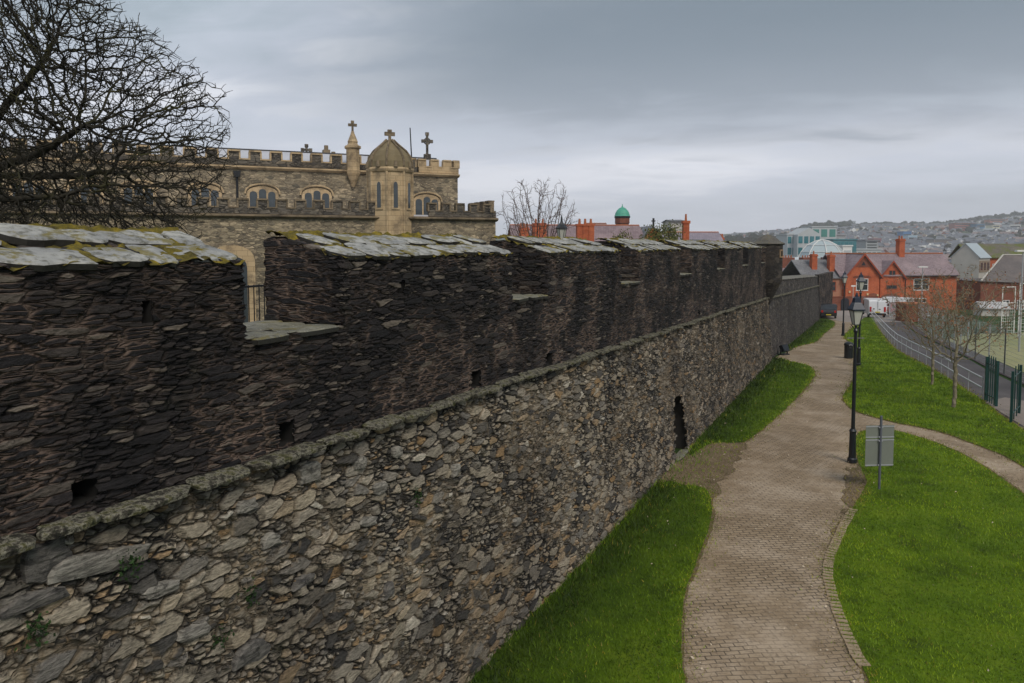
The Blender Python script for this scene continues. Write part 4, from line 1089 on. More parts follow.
# dormer gable over the gateway
dx0, dx1 = 6.2, 10.1; dc = (dx0+dx1)/2
mb = MB(); mb.prism([(dx0, EV-.2), (dx1, EV-.2), (dc, 7.2)], .55, 3.4, 'y'); mb.prism([(dx0, -2), (dx1, -2), (dx1, EV-.2), (dx0, EV-.2)], .62, .85, 'y'); mb.build('gateway_gable', M_brk, rh)
mb = MB(); s2 = (7.2-EV+.2)/(dc-dx0)
mb.prism([(dx0-.35, EV-.2-.35*s2+.02), (dc, 7.22), (dx1+.35, EV-.2-.35*s2+.02), (dx1+.35, EV-.2-.35*s2+.22), (dc, 7.48), (dx0-.35, EV-.2-.35*s2+.22)], .35, 3.6, 'y'); g2 = mb.build('gateway_roof', M_slate, rh)
mb = MB()
for a, b in (((dx0-.38, EV-.2-.36*s2), (dc, 7.2)), ((dx1+.38, EV-.2-.36*s2), (dc, 7.2))): mb.prism([a, b, (b[0], b[1]+.3), (a[0], a[1]+.3)], .22, .34, 'y')
mb.build('bargeboard', M_trim, g2)
win(rh, dc, 5.0, 1.1, 1.0, y=.55, frame=M_trim, mull=2, horiz=0)
mb = MB(); mb.box(dc-.95, dc+.95, .55, .63, 3.05, 3.7); pl_ = mb.build('plaque', M_brkd, rh)
mb = MB(); mb.box(dc-.8, dc+.8, .535, .549, 3.15, 3.6); mb.build('plaque_panel', M_door, pl_)
mb = MB(); mb.prism(arch_pts(dc-.1, 3.7, 0, 1.35, 1.0), .5, .63); ga = mb.build('gateway_arch', M_brkd, rh)
mb = MB(); mb.prism(arch_pts(dc-.1, 3.1, -.1, 1.3, .75), .46, .52); mb.build('gate', M_grey, ga)
win(rh, 13.4, 2.9, 2.6, 1.75, y=.8, horiz=1, mull=2); win(rh, 13.2, .2, 2.2, 1.4, y=.8)
mb = MB(); mb.box(16.9, 19, .8, 8, -2, EV+.1); 
mb = MB(); mb.box(10.1, 19.7, .28, .42, EV-.12, EV+.02); mb.tube((10.6, .7, 0), (10.6, .7, EV-.1), .06, n=6); mb.build('gutter', M_iron, rh)
chimney(mr, 12.1, 4.2, RG-.5, RG+2.6, .95, .95, 2); chimney(mr, -1.2, 2.2, EV-1.2, EV+3.3, .85, .8, 1); chimney(mr, -3.9, 2.6, EV-1.6, EV+3.4, .85, .8, 1)
# left wing running back beside the rampart
mb = MB(); mb.box(-6.4, 0, .9, 7.6, -2, EV-.25); mb.build('wing_wall', brick_mat('pale_brick', (.42, .17, .10), (.50, .22, .13), (.30, .20, .15)), rh)
mb = MB(); mb.prism([(.6, EV-.35), (4.2, RG-.9), (7.9, EV-.35), (7.9, EV-.2), (4.2, RG-.7), (.6, EV-.2)], -6.7, .2, 'x'); mb.build('wing_roof', M_slg, rh)
mb = MB(); mb.box(-6.9, 3.6, -2.6, -2.3, -1, 2.15); mb.box(-6.95, 3.65, -2.65, -2.25, 2.15, 2.25); yw = mb.build('yard_wall', M_brkd, rh)
mb = MB(); mb.prism(arch_pts(-1.8, 1.3, -.6, 1.5, .5), -2.68, -2.58); mb.build('yard_door', M_door, yw)
win(rh, -1.6, 2.9, .9, 1.4, y=.9, frame=M_trim, mull=1)
# alarm boxes and lamps on the front
M_box = plain('pale_box', (.6, .52, .3), .6)
for q in ((3.6, 2.2), (5.3, 2.0), (.6, 2.6)): mb = MB(); mb.box(q[0]-.12, q[0]+.12, -.15, .0, q[1], q[1]+.3); mb.build('alarm_box', M_box, rh)

# ---------------------------------------------------- right hand buildings
e = gabled('rendered_house', 'pale rendered house with a blank gable and light metal roof, beside the mossy roofed terrace', 'house', 952, 150, 5.0, 6.0, -14, 11.6, 14.2, R(-50), M_ren, plain('pale_metal_roof', (.40, .46, .50), .5, .12, 1), 'y')
mb = MB(); mb.M = Matrix.Translation((5.0, 0, 0)) @ Matrix.Rotation(R(90), 4, 'Z')
mb.box(.1, 5.9, -.10, .02, 8.6, 10.9); bb = mb.build('boarded_storey', plain('weathered_boards', (.26, .20, .15), .85, .4, 1.5), e)
for k in range(3): mb = MB(); mb.box(5.10, 5.13, .6+k*1.8, 1.7+k*1.8, 9.0, 10.5); mb.build('window', M_pane, bb)
mb = MB(); mb.box(5.0, 5.5, 0, 6, -4, 6.6); mb.build('lower_wall', M_brkd, e)
mg = empty('mossy_roofed_terrace', xyd(975, 158, -14), TH+R(-6)); tag(mg, 'long terrace with moss covered slate roof over orange brick wall at the right edge', 'house')
mb = MB(); mb.box(0, 40, 0, 8, -4, 11.3); mb.build('wall', M_brk, mg)
mb = MB(); mb.prism([(-.4, 11.2), (4, 14.0), (8.4, 11.2), (8.4, 11.4), (4, 14.3), (-.4, 11.4)], -1.5, 40, 'x'); mb.build('roof', M_slm, mg)
for k in range(9): win(mg, 4.2+k*2.2, 8.8, 1.0, 1.2, y=0)
bx_ = empty('brick_block', xyd(990, 122, -12), TH+R(3)); tag(bx_, 'dark red brick building with a raked slate roof, in front of the mossy terrace', 'building')
mb = MB(); mb.prism([(-1.3, -3), (26, -3), (26, 4.8), (-1.3, 5.95)], 0, 12, 'y'); mb.build('wall', M_brkd, bx_)
mb = MB(); mb.add([(-1.6, -.4, 6.05), (27, -.4, 4.95), (27, 7, 10.2), (7.5, 7, 10.2)], [(0, 1, 2, 3)]); mb.add([(-1.6, -.4, 6.05), (7.5, 7, 10.2), (7.5, 12, 6.0), (-1.6, 12, 6.0)], [(0, 1, 2, 3)]); mb.build('roof', slate_mat('brown_slate', (.12, .10, .095), (.16, .135, .125)), bx_)
mb = MB(); mb.tube((-1.6, -.42, 6.1), (7.5, 7, 10.3), .14, n=6); mb.tube((7.5, 7, 10.3), (27, 7, 10.3), .12, n=6); mb.build('roof_verge', M_ren, bx_)
for k in range(8): win(bx_, .6+k*2.5, 1.2, 1.1, 1.7, y=0)
for k in range(8): win(bx_, .6+k*2.5, -1.6, 1.1, 1.6, y=0)
gabled('shed', 'low white roofed shed beyond the sports court', 'shed', 984, 96, 3.2, 3, -10.4, 2.2, 2.8, R(-14), M_ren, plain('shed_roof', (.45, .44, .44), .6, .2, 1), chim=())

# ---------------------------------------------------- roofs and chimneys above the coping
gabled('slate_house', 'long slate roofed brick house above the coping, behind the bare tree and lamp', 'house', 514, 84, 15.5, 8, -6.5, 6.3, 8.7, R(6), M_brkd, slate_mat('pink_slate', (.20, .14, .15), (.27, .20, .21)), rid=M_terr,
       chim=((1.2, .6, 4.5, 8.5, 1.1, .7, 3), (3.0, .8, 4.5, 9.0, 1.6, .7, 2)))
gabled('slate_house', 'low grey ridge roof standing between the red chimney stack and the cupola tower', 'house', 590, 118, 3.2, 9, -6.5, 6.5, 9.9, R(2), M_brkd, M_slg, rid=M_terr)
gabled('slate_house', 'pinkish roof nearer the wall directly under the green cupola', 'house', 592, 92, 17, 8, -6.5, 5.8, 8.0, R(2), M_brkd, slate_mat('lilac_slate', (.23, .20, .24), (.29, .25, .29)), rid=M_terr)
e = empty('chimney_stack', xyd(585, 78, -5)); e.rotation_euler = (0, 0, TH+R(4)); tag(e, 'broad red brick chimney stack with three pots, right of the wall lamp', 'chimney')
mb = MB(); mb.box(-.85, .85, -.4, .4, -1, 6.9); [mb.box(-.9+.62*k, -.35+.62*k, -.46, .46, 4, 7.0) for k in range(3)]; mb.box(-.98, .98, -.52, .52, 7.0, 7.2); mb.build('stack', M_brk, e)
for k in range(3): mb = MB(); mb.tube((-.6+.6*k, 0, 7.2), (-.6+.6*k, 0, 7.75), .15, .11, 8); mb.build('pot', M_terr, e)
e = empty('chimney_stack', xyd(685.5, 66, -5)); e.rotation_euler = (0, 0, TH); tag(e, 'tall slender brick chimney right of the leafy tree', 'chimney')
mb = MB(); mb.box(-.26, .26, -.3, .3, -1, 7.0); mb.box(-.33, .33, -.36, .36, 6.9, 7.15); mb.build('stack', M_brk, e)
mb = MB(); mb.tube((0, 0, 7.15), (0, 0, 7.75), .11, .08, 8); mb.build('pot', M_terr, e)
# cupola tower
M_cu = plain('verdigris_copper', (.075, .34, .24), .55, .25, 1.5)
ct = empty('cupola_tower', xyd(622, 150, -6), TH); tag(ct, 'brick tower topped by a bright green copper cupola', 'tower')
mb = MB(); mb.revolve([(1.35, -3), (1.35, 10.2), (1.5, 10.4), (1.5, 11.4)], n=8, rot=R(22.5)); mb.build('shaft', M_brkd, ct)
mb = MB(); mb.revolve([(1.55, 11.4), (1.62, 11.5), (1.62, 11.75), (1.4, 11.8)], n=8, rot=R(22.5)); mb.build('belfry_band', M_door, ct)
mb = MB(); mb.revolve([(1.65, 11.8), (1.52, 11.95), (1.40, 12.4), (1.12, 12.95), (.65, 13.4), (.2, 13.6), (.08, 13.9), (.04, 14.3)], n=16); mb.build('cupola', M_cu, ct, smooth=False)
for k in range(8):
    a = R(22.5)+k*math.pi/4+math.pi/8; mb = MB(); mb.M = Matrix.Rotation(a, 4, 'Z'); mb.box(1.25, 1.42, -.22, .22, 8.4, 9.8); mb.build('louvre', M_door, ct)
gabled('gable_house', 'red brick gable with stone finial, left of the leafy tree', 'house', 632, 86, 4.9, 9, -5.5, 4.6, 7.6, R(2), M_brk, M_slg, 'y')
mb = MB(); mb.box(-.1, .1, -.1, .1, 0, .9); mb.box(-.22, .22, -.09, .09, .5, .64); o = mb.build('roof_finial', M_iron, bpy.data.objects['gable_house'], loc=(2.45, -.1, 7.7))
for k in (1.3, 3.0): win(bpy.data.objects['gable_house'], k+.3, 3.6, .8, 1.3, mull=1)
gabled('white_house', 'narrow pale flat topped building behind the leafy tree', 'building', 671, 105, 1.9, 6, -6, 9.3, 9.5, R(0), M_ren, M_slg, chim=())
gabled('grey_roof_house', 'grey slate roof right of the slender chimney, above the far end of the battlements', 'house', 690, 100, 8.5, 9, -7, 5.9, 7.3, R(10), M_ren, M_slg, chim=((6.7, 4.5, 6.2, 8.1, .5, .5, 2),))
gabled('grey_roof_house', 'sloping roof foot next to the slender chimney, left of the grey slate roof', 'house', 676, 72, 5.5, 6, -6, 4.6, 6.4, R(18), M_ren, M_slg)

# ---------------------------------------------------- town beyond the lower wall
gabled('terrace_row', 'long terrace of slate roofs with pale party copings, beyond the lower wall', 'houses', 757, 140, 19, 9, -14, 7.2, 10.3, R(-3), M_brkd, M_slate)
tr_ = bpy.data.objects['terrace_row']; mb = MB()
for k in range(7):
    x = .4+k*3.0; mb.prism([(-.2, 7.25), (4.5, 10.55), (4.5, 10.75), (-.2, 7.5)], x, x+.28, 'x')
mb.build('party_coping', M_wht, tr_)
for k in range(3):
    mb = MB(); x = 5.5+k*4.2; mb.box(x, x+2.6, 3.2, 5.8, 9.4, 11.6); c_ = mb.build('chimney', M_brkd, tr_)
    for j in range(5): mb = MB(); mb.tube((x+.3+.5*j, 4.5, 11.6), (x+.3+.5*j, 4.5, 12.0), .13, n=6); mb.build('chimney_pot', M_terr, c_)
gabled('white_roofed_hall', 'wide hall with a pale metal roof behind the chimneys of the terrace', 'hall', 764, 190, 16, 16, -16, 9.0, 12.6, R(5), M_ren, plain('pale_sheet_roof', (.50, .54, .56), .45, .12, .5))
# lattice pyramid
M_lat = plain('pale_lattice', (.42, .46, .48), .5, .15, 1); pyc = empty('glazed_dome', xyd(822, 215, -14), TH+R(12)); tag(pyc, 'pale faceted glass dome roof with light ribs, among the roofs beyond the turret', 'building')
mb = MB(); mb.revolve([(6.2, -2), (6.2, 10.2)], n=8, rot=R(22.5)); mb.build('base_wall', M_ren, pyc)
mb = MB(); mb.revolve([(6.4, 10.2), (5.6, 12.0), (4.0, 13.9), (2.0, 15.0), (.1, 15.4)], n=8, rot=R(22.5)); mb.build('glazing', plain('frosted_glazing', (.40, .47, .49), .3, .1, 1), pyc)
mb = MB()
for k in range(8):
    a = R(22.5)+k*math.pi/4; q = [(6.5, 10.2), (5.7, 12.05), (4.1, 14.0), (2.0, 15.1), (.2, 15.6)]; mb.path([(r_*math.cos(a), r_*math.sin(a), z) for r_, z in q], .13, 5)
for z, r_ in ((12.05, 5.7), (14.0, 4.1)):
    for k in range(8):
        a = R(22.5)+k*math.pi/4; b = a+math.pi/4; mb.tube((r_*math.cos(a), r_*math.sin(a), z), (r_*math.cos(b), r_*math.sin(b), z), .08, n=5)
mb.build('lattice_rib', M_wht, pyc)
M_teal = plain('teal_glazing', (.035, .17, .20), .2, .35, .4, spec=.8); M_conc = plain('pale_concrete', (.45, .47, .48), .7, .15, .3)
def office(name, label, px, d, w, dep, zb, h, cols, rows, glass, frame, yaw=0.0, gable=False):
    e = empty(name, xyd(px, d, zb), TH+yaw); tag(e, label, 'building')
    mb = MB(); mb.box(0, w, 0, dep, -6, h)
    if gable: mb.prism([(0, h), (w, h), (w/2, h+w*.3)], 0, dep, 'y')
    mb.build('wall', frame, e)
    fr = MB(); 
    cw = w/cols; rh_ = h/rows
    for i in range(cols):
        for j in range(rows): mb = MB(); mb.box(i*cw+cw*.14, (i+1)*cw-cw*.14, -.12, .02, j*rh_+rh_*.22, (j+1)*rh_-rh_*.16); mb.build('window', glass, e)
    mb = MB(); mb.box(-.3, w+.3, -.3, dep+.3, h+.002, h+.5); mb.build('roof_edge', frame, e) if not gable else None
    return e
office('office_block', 'white framed office with narrow tall windows, left of three by the glass dome', 787, 330, 8.6, 14, -20, 24.5, 4, 5, M_teal, M_conc)
office('office_block', 'white office block with a pointed top, between the flat office and the teal glass tower', 797.5, 325, 10, 14, -20, 24.6, 4, 5, M_teal, M_conc, gable=True)
office('glass_tower', 'green glass and concrete block directly behind the glass dome', 811.5, 345, 11.5, 12, -20, 28.2, 3, 5, plain('green_glazing', (.06, .22, .19), .2, .3, .4, spec=.8), M_conc)
office('office_annex', 'grey slab sided annex joined to the teal glazed block', 829.5, 350, 7.5, 12, -20, 24.5, 2, 3, M_conc, plain('grey_cladding', (.33, .33, .35), .7, .15, .3))
office('glazed_block', 'broad teal curtain walled block left of the brick house roof', 833, 300, 9.5, 12, -20, 22, 6, 4, M_teal, plain('teal_frame', (.08, .20, .23), .5, .2, .5))
office('white_slab_block', 'narrow white rendered block in front of the teal curtain wall', 843, 290, 3.6, 8, -20, 19.5, 1, 2, M_conc, M_wht)
office('low_office', 'low grey office wing right of the teal block, above the brick chimneys', 848, 310, 14, 12, -20, 18, 7, 3, M_teal, M_conc)
# ---------------------------------------------------- houses scattered over the far hillside
walls_ = [('white', (.74, .73, .73)), ('cream', (.60, .53, .41)), ('red brick', (.36, .13, .085)), ('grey', (.30, .30, .31))]
roofs_ = [plain('far_slate_dark', (.13, .135, .16), .6, .3, .05), plain('far_slate_brown', (.24, .185, .18), .7, .3, .05)]
protos = []
for i, (nm, c) in enumerate(walls_):
    wm_ = plain('far_wall_'+nm.replace(' ', '_'), c, .8, .15, .2)
    for k, (w_, d_, h_) in enumerate(((9, 8, 5.5), (26, 8, 6.0))):
        mb = MB(); mb.mi = 0; mb.prism([(0, -6), (d_, -6), (d_, h_), (d_/2, h_+3.2), (0, h_)], 0, w_, 'x')
        mb.mi = 1; mb.prism([(-.4, h_-.2), (d_/2, h_+3.3), (d_+.4, h_-.2), (d_+.4, h_+.1), (d_/2, h_+3.6), (-.4, h_+.1)], -.3, w_+.3, 'x')
        mb.box(w_*.2, w_*.2+1, d_/2-.4, d_/2+.4, h_+2.5, h_+4.6)
        mb.mi = 2
        for j in range(int(w_/3)):
            for z in (1.0, 3.6): mb.box(j*3+.8, j*3+2.1, -.06, .02, z, z+1.3)
        me_o = mb.build('hillside_house', [wm_, roofs_[(i+k) % 2], M_pane]); 
        lab = f'{nm} gabled house on the far hillside' if k == 0 else f'{nm} terrace row on the far hillside'
        tag(me_o, lab, 'house', f'{nm} {"houses" if k == 0 else "terraces"} on the far hillside'); protos.append([me_o, False])
g = np.random.default_rng(77); cnt = 0; placed = []
wts = np.array([.26, .14, .12, .08, .10, .10, .10, .10])
while cnt < 285:
    d = float(260*(1750/260)**(g.uniform()**.8)); px = float(g.uniform(690, 1060)) if g.uniform() < .9 else float(g.uniform(500, 690))
    if d < 420 and px < 870: continue
    p = xyd(px, d); z = float(zt(p.x, p.y))
    if any((p.x-q[0])**2+(p.y-q[1])**2 < (14+d*.010)**2 for q in placed): continue
    if math.sin(p.x*.011)+math.sin(p.y*.008+1)+g.uniform(-1, 1) < -.7: continue
    placed.append((p.x, p.y)); i = int(g.choice(8, p=wts)); pr_ = protos[i]
    o = pr_[0] if not pr_[1] else pr_[0].copy()
    if pr_[1]: COL.objects.link(o)
    pr_[1] = True; o.location = (p.x, p.y, z); o.rotation_euler = (0, 0, TH+g.normal(0, .5)+(math.pi/2 if g.uniform() < .25 else 0)); s_ = float(g.uniform(.7, 1.05)); o.scale = (s_, s_, s_); cnt += 1
def far_block(name, label, px, py, wpx, hpx, d, col, roof=(.2, .2, .22), rows=3):
    t_ = at(px, py, d); w = wpx/740*d; h = hpx/740*d; e = empty(name, xyd(px, d, t_.z-h), TH); tag(e, label, 'building')
    m_ = plain(name+'_wall', col, .7, .15, .1); mb = MB(); mb.box(0, w, 0, 18, -12, h); mb.build('wall', m_, e)
    mb = MB(); mb.box(-.6, w+.6, -.6, 18.6, h+.003, h+.9); mb.build('roof', plain(name+'_roof', roof, .6), e)
    mb = MB()
    for r_ in range(rows): mb.box(.8, w-.8, -.1, .02, h*(r_+.3)/rows, h*(r_+.72)/rows)
    mb.build('window_band', M_pane, e)
far_block('red_school', 'large red brick school block with rows of windows, high on the far hillside', 954, 223.5, 20, 8.5, 1300, (.34, .12, .10), (.16, .06, .05), 4)
far_block('blue_warehouse', 'blue sided warehouse next to the red school on the hillside', 976, 224, 8, 8, 1280, (.06, .17, .30), rows=2)
far_block('white_factory', 'long pale factory roof on the far right hillside', 983, 229, 22, 3.5, 1150, (.55, .60, .62), (.5, .56, .6), 1)
far_block('white_hall', 'white rendered hall at the far right of the hillside', 1009, 224.5, 11, 8, 1180, (.72, .72, .72), rows=2)
far_block('cream_hall', 'small cream hall between the factory and the green shed on the hillside', 992, 225, 7, 6, 1180, (.62, .58, .42), rows=2)
far_block('orange_school', 'orange brick block above the factory on the hillside', 989, 219.5, 15, 5, 1450, (.42, .16, .09), rows=2)
far_block('blue_shed', 'bright blue shed with pale side among the hillside houses', 903, 232, 8, 7, 1100, (.05, .16, .34), (.06, .14, .3), 1)
far_block('pale_blue_shed', 'pale blue gabled shed right beside the bright blue shed', 908, 236, 9, 5, 1080, (.42, .56, .68), (.45, .58, .66), 1)
far_block('pink_block', 'dull pink building among grey roofs on the hillside', 874, 239, 7, 4, 1000, (.40, .14, .15), (.3, .12, .12), 1)
far_block('white_terrace_block', 'long row of white gabled fronts on the right hillside', 990, 234.5, 26, 4.5, 1100, (.70, .68, .70), (.25, .22, .26), 2)
far_block('white_mast_building', 'pale long low building on the skyline left of the hill crest', 843, 221.5, 12, 3, 1900, (.50, .55, .55), rows=1)
far_block('grey_office', 'grey concrete block between teal office and hillside houses', 866, 241, 12, 8, 480, (.34, .36, .37), rows=3)
far_block('brown_mill', 'brown long mill building beyond the brick house roof', 934, 239.5, 18, 3, 950, (.30, .24, .21), rows=2)
# beyond the nearest hillside houses: the dense rest of the town as one mass
g = np.random.default_rng(78); HV = []; HF = []; HM = []; nv = 0
for _ in range(1700):
    d = float(g.uniform(650, 1820)); px = float(g.uniform(690, 1075)); p = xyd(px, d); z = float(zt(p.x, p.y))
    if math.sin(p.x*.009+2)+math.sin(p.y*.007)+g.uniform(-1.2, 1.2) < -.5: continue
    a = TH+g.normal(0, .5); w_ = g.choice((7, 9, 20))*g.uniform(.8, 1.2); dd = 7.5; h = 5*g.uniform(.8, 1.2); ca, sa = math.cos(a), math.sin(a)
    L = [(0, 0, -5), (w_, 0, -5), (w_, dd, -5), (0, dd, -5), (0, 0, h), (w_, 0, h), (w_, dd, h), (0, dd, h), (0, dd/2, h+2.8), (w_, dd/2, h+2.8)]
    HV += [(p.x+x*ca-y*sa, p.y+x*sa+y*ca, z+q) for x, y, q in L]
    fs = [(0, 1, 5, 4), (1, 2, 6, 5), (2, 3, 7, 6), (3, 0, 4, 7), (4, 5, 9, 8), (6, 7, 8, 9), (4, 8, 7), (5, 6, 9)]
    HF += [tuple(i+nv for i in f) for f in fs]; k = int(g.choice(4, p=(.42, .24, .12, .22))); HM += [k]*4+[4, 4]+[k]*2; nv += 10
me = bpy.data.meshes.new('hillside_town'); me.from_pydata(HV, [], HF); me.polygons.foreach_set('material_index', np.array(HM, np.int32)); me.update()
town = link_mesh('hillside_town', me, [bpy.data.materials['far_wall_'+n_.replace(' ', '_')] for n_, c_ in walls_]+[roofs_[0]])
tag(town, 'dense scatter of small pale houses covering the distant hillside', 'houses', kind='stuff')
# woods: one mass of tree tops on the ridge and between the houses
g = np.random.default_rng(9); Vw = []; Qn = 0
ico = bmesh.new(); bmesh.ops.create_icosphere(ico, subdivisions=2, radius=1.0); iv = np.array([v.co[:] for v in ico.verts]); iff = np.array([[v.index for v in f.verts] for f in ico.faces]); ico.free()
Fw = []
def wood(n, pxr, dr, sz, fn=None):
    global Qn
    for _ in range(n):
        px = g.uniform(*pxr); d = g.uniform(*dr); p = xyd(px, d); z = float(zt(p.x, p.y)); s = g.uniform(*sz)
        v = iv*(1+g.normal(0, .16, (len(iv), 1)))*np.array([s, s, s*g.uniform(.9, 1.35)])+np.array([p.x, p.y, z+s*.6])
        Vw.append(v); Fw.append(iff+Qn); Qn += len(iv)
wood(340, (690, 800), (900, 1150), (5, 10)); wood(420, (800, 1060), (1800, 2000), (3, 7)); wood(1100, (700, 1060), (500, 1850), (2.5, 5.0)); wood(60, (800, 850), (1500, 1800), (6, 10))
wood(90, (500, 720), (500, 900), (5, 8)); wood(90, (925, 975), (260, 420), (2.5, 5)); wood(60, (850, 930), (330, 480), (2, 4.5))
t = NT('winter_woods'); o = t.obj(); n = t.noise(o, .02, 5, .7); n2 = t.noise(o, .5, 4, .8)
M_wood = t.done(t.mix(t.step(n2, .4, .7), t.ramp(n, [(.35, (.035, .045, .03)), (.5, (.055, .045, .035)), (.65, (.045, .055, .03))]), (.02, .02, .016)), .95, .1)
wd_ = np_mesh('woods', np.concatenate(Vw), np.concatenate(Fw), M_wood, smooth=False); tag(wd_, 'dark belts of trees along the ridge and among the hillside houses', 'woods', kind='stuff')
# ============================================================= street furniture and vehicles
M_blk = plain('black_paint', (.010, .012, .016), .35, .3, 4, spec=.5)
M_navy = plain('navy_lantern_paint', (.012, .020, .040), .4, .3, 5)
M_lglass = plain('lantern_glass', (.46, .46, .40), .25, .15, 3)
M_galv = plain('galvanised_steel', (.42, .43, .45), .4, .2, 5, metal=.3)
M_rub_ = plain('rubber', (.015, .015, .016), .8)
def lamp(loc, lab, H=5.6, head=M_navy):
    e = empty('street_lamp', loc, TH); tag(e, lab, 'street lamp', 'black heritage lamps along the path')
    zl = H-1.05
    mb = MB(); mb.revolve([(.15, 0), (.15, .12), (.115, .16), (.10, 1.0), (.12, 1.05), (.075, 1.12)], n=12); mb.build('base', M_blk, e)
    mb = MB(); mb.revolve([(.062, 1.1), (.05, zl-.25), (.07, zl-.22), (.07, zl-.16), (.04, zl-.1), (.04, zl)], n=10); mb.build('pole', M_blk, e)
    mb = MB(); mb.tube((-.28, 0, zl-.42), (.28, 0, zl-.42), .016, n=6)
    for s in (-1, 1): mb.tube((s*.05, 0, zl-.12), (s*.17, 0, zl+.04), .014, n=5)
    mb.build('ladder_bar', M_blk, e)
    mb = MB(); mb.revolve([(.11, zl+.04), (.215, zl+.50)], n=4, rot=R(45)); la = mb.build('lantern', M_lglass, e)
    mb = MB()
    for k in range(4):
        a = R(45+90*k); mb.tube((.115*math.cos(a), .115*math.sin(a), zl+.03), (.225*math.cos(a), .225*math.sin(a), zl+.52), .013, n=5)
        b = a+math.pi/2
        for r_, z in ((.115, zl+.03), (.225, zl+.51)): mb.tube((r_*math.cos(a), r_*math.sin(a), z), (r_*math.cos(b), r_*math.sin(b), z), .014, n=5)
    mb.build('frame', M_blk, la)
    mb = MB(); mb.revolve([(.28, zl+.50), (.29, zl+.54), (.18, zl+.72), (.15, zl+.76), (.12, zl+.90), (.05, zl+.95), (.05, zl+.99), (.02, zl+1.08)], n=4, rot=R(45)); mb.build('lantern_roof', head, la)
    return e
l1 = lamp(G(852, 463, .03), 'nearest tall black lamp post, at the edge of the path by the grey sign')
def relamp(loc, lab):
    c = copy_tree(l1); c.location = loc; c['label'] = lab; return c
relamp(G(858.5, 366, .03), 'middle black lamp post standing almost behind the nearest one, beside the litter bin')
relamp(G(843, 336, .03), 'farthest lamp post of the path, at the tip of the lawn before the brick house')
# lamp on the rampart walk
e = empty('wall_lamp', xyd(561.5, 23.5, -1.95), TH); tag(e, 'black topped lantern rising behind the battlements beside the bare tree', 'street lamp')
mb = MB(); mb.tube((0, 0, 0), (0, 0, 2.12), .045, .035, 8); mb.revolve([(.03, 2.0), (.06, 2.05), (.03, 2.12)], n=8); mb.build('pole', M_blk, e)
mb = MB(); mb.revolve([(.10, 2.14), (.155, 2.46)], n=6); la = mb.build('lantern', M_lglass, e)
mb = MB(); mb.revolve([(.19, 2.46), (.19, 2.49), (.09, 2.60), (.05, 2.66), (.035, 2.72), (.03, 2.80), (.01, 2.90)], n=6); mb.build('lantern_roof', M_blk, la)
mb = MB()
for k in range(6): a = k*math.pi/3; mb.tube((.10*math.cos(a), .10*math.sin(a), 2.13), (.158*math.cos(a), .158*math.sin(a), 2.47), .008, n=4)
mb.build('frame', M_blk, la)
# the sign seen from behind
p = G(878.5, 490, .03); e = empty('notice_sign', p, TH+R(4)); tag(e, 'grey back of a notice board on a single steel post, standing on the near lawn', 'sign')
M_sb = plain('sign_back_grey', (.20, .215, .185), .55, .15, 3, metal=.2)
mb = MB(); mb.tube((0, -.03, 0), (0, -.03, 2.18), .036, n=12); mb.tube((0, -.03, 2.18), (0, -.03, 2.20), .036, .01, 12); mb.build('post', plain('post_steel', (.13, .14, .17), .45, .2, 6, metal=.3), e)
for z0, z1 in ((.68, 1.50), (1.515, 1.90)):
    mb = MB(); mb.box(-.43, .43, .012, .022, z0, z1); pn = mb.build('panel', M_sb, e)
    mb = MB(); mb.box(-.43, .43, .0, .011, z1-.05, z1-.02); mb.box(-.43, .43, .0, .011, z0+.02, z0+.05); mb.build('channel', M_galv, pn)
    mb = MB(); [mb.box(-.06, .06, -.045, .0, z-.02, z+.02) for z in (z0+.05, z1-.05)]; mb.build('clamp', M_galv, pn)
# litter bin
p = G(848.5, 358.5, .02); e = empty('litter_bin', p, TH); tag(e, 'black litter bin with a small opening, at the path edge beside the lamp posts', 'litter bin')
mb = MB(); mb.revolve([(.24, 0), (.27, .04), (.27, .82), (.30, .84), (.30, .9), (.27, .98), (.17, 1.05), (.03, 1.07)], n=18); mb.build('body', M_blk, e, smooth=False)
mb = MB(); mb.box(-.13, .13, -.285, -.2, .62, .80); mb.build('opening', M_rub_, e)
mb = MB(); mb.box(-.10, .10, -.295, -.26, .86, .92); mb.build('plate', plain('worn_plate', (.35, .34, .33), .5), e)
# unidentified dark object at the corner of the wall, modelled like a floodlight
p = G(784, 355, .02); e = empty('small_black_object', p, TH+R(35)); tag(e, 'small black box-shaped object tilted up at the foot of the wall below the turret', 'object')
mb = MB(); mb.M = Matrix.Translation((0, 0, .42)) @ Matrix.Rotation(R(-28), 4, 'X'); mb.prism([(-.3, -.22), (.3, -.22), (.34, .24), (-.34, .24)], -.16, .1); mb.build('housing', M_blk, e, bevel=.02)
mb = MB(); mb.M = Matrix.Translation((0, 0, .42)) @ Matrix.Rotation(R(-28), 4, 'X'); mb.box(-.24, .24, .1, .115, -.15, .17); mb.build('lens', plain('lens', (.25, .27, .30), .1), e)
mb = MB(); mb.box(-.36, .36, -.2, .2, 0, .06); mb.box(-.38, -.34, -.04, .04, .05, .5); mb.box(.34, .38, -.04, .04, .05, .5); mb.build('bracket', M_blk, e)
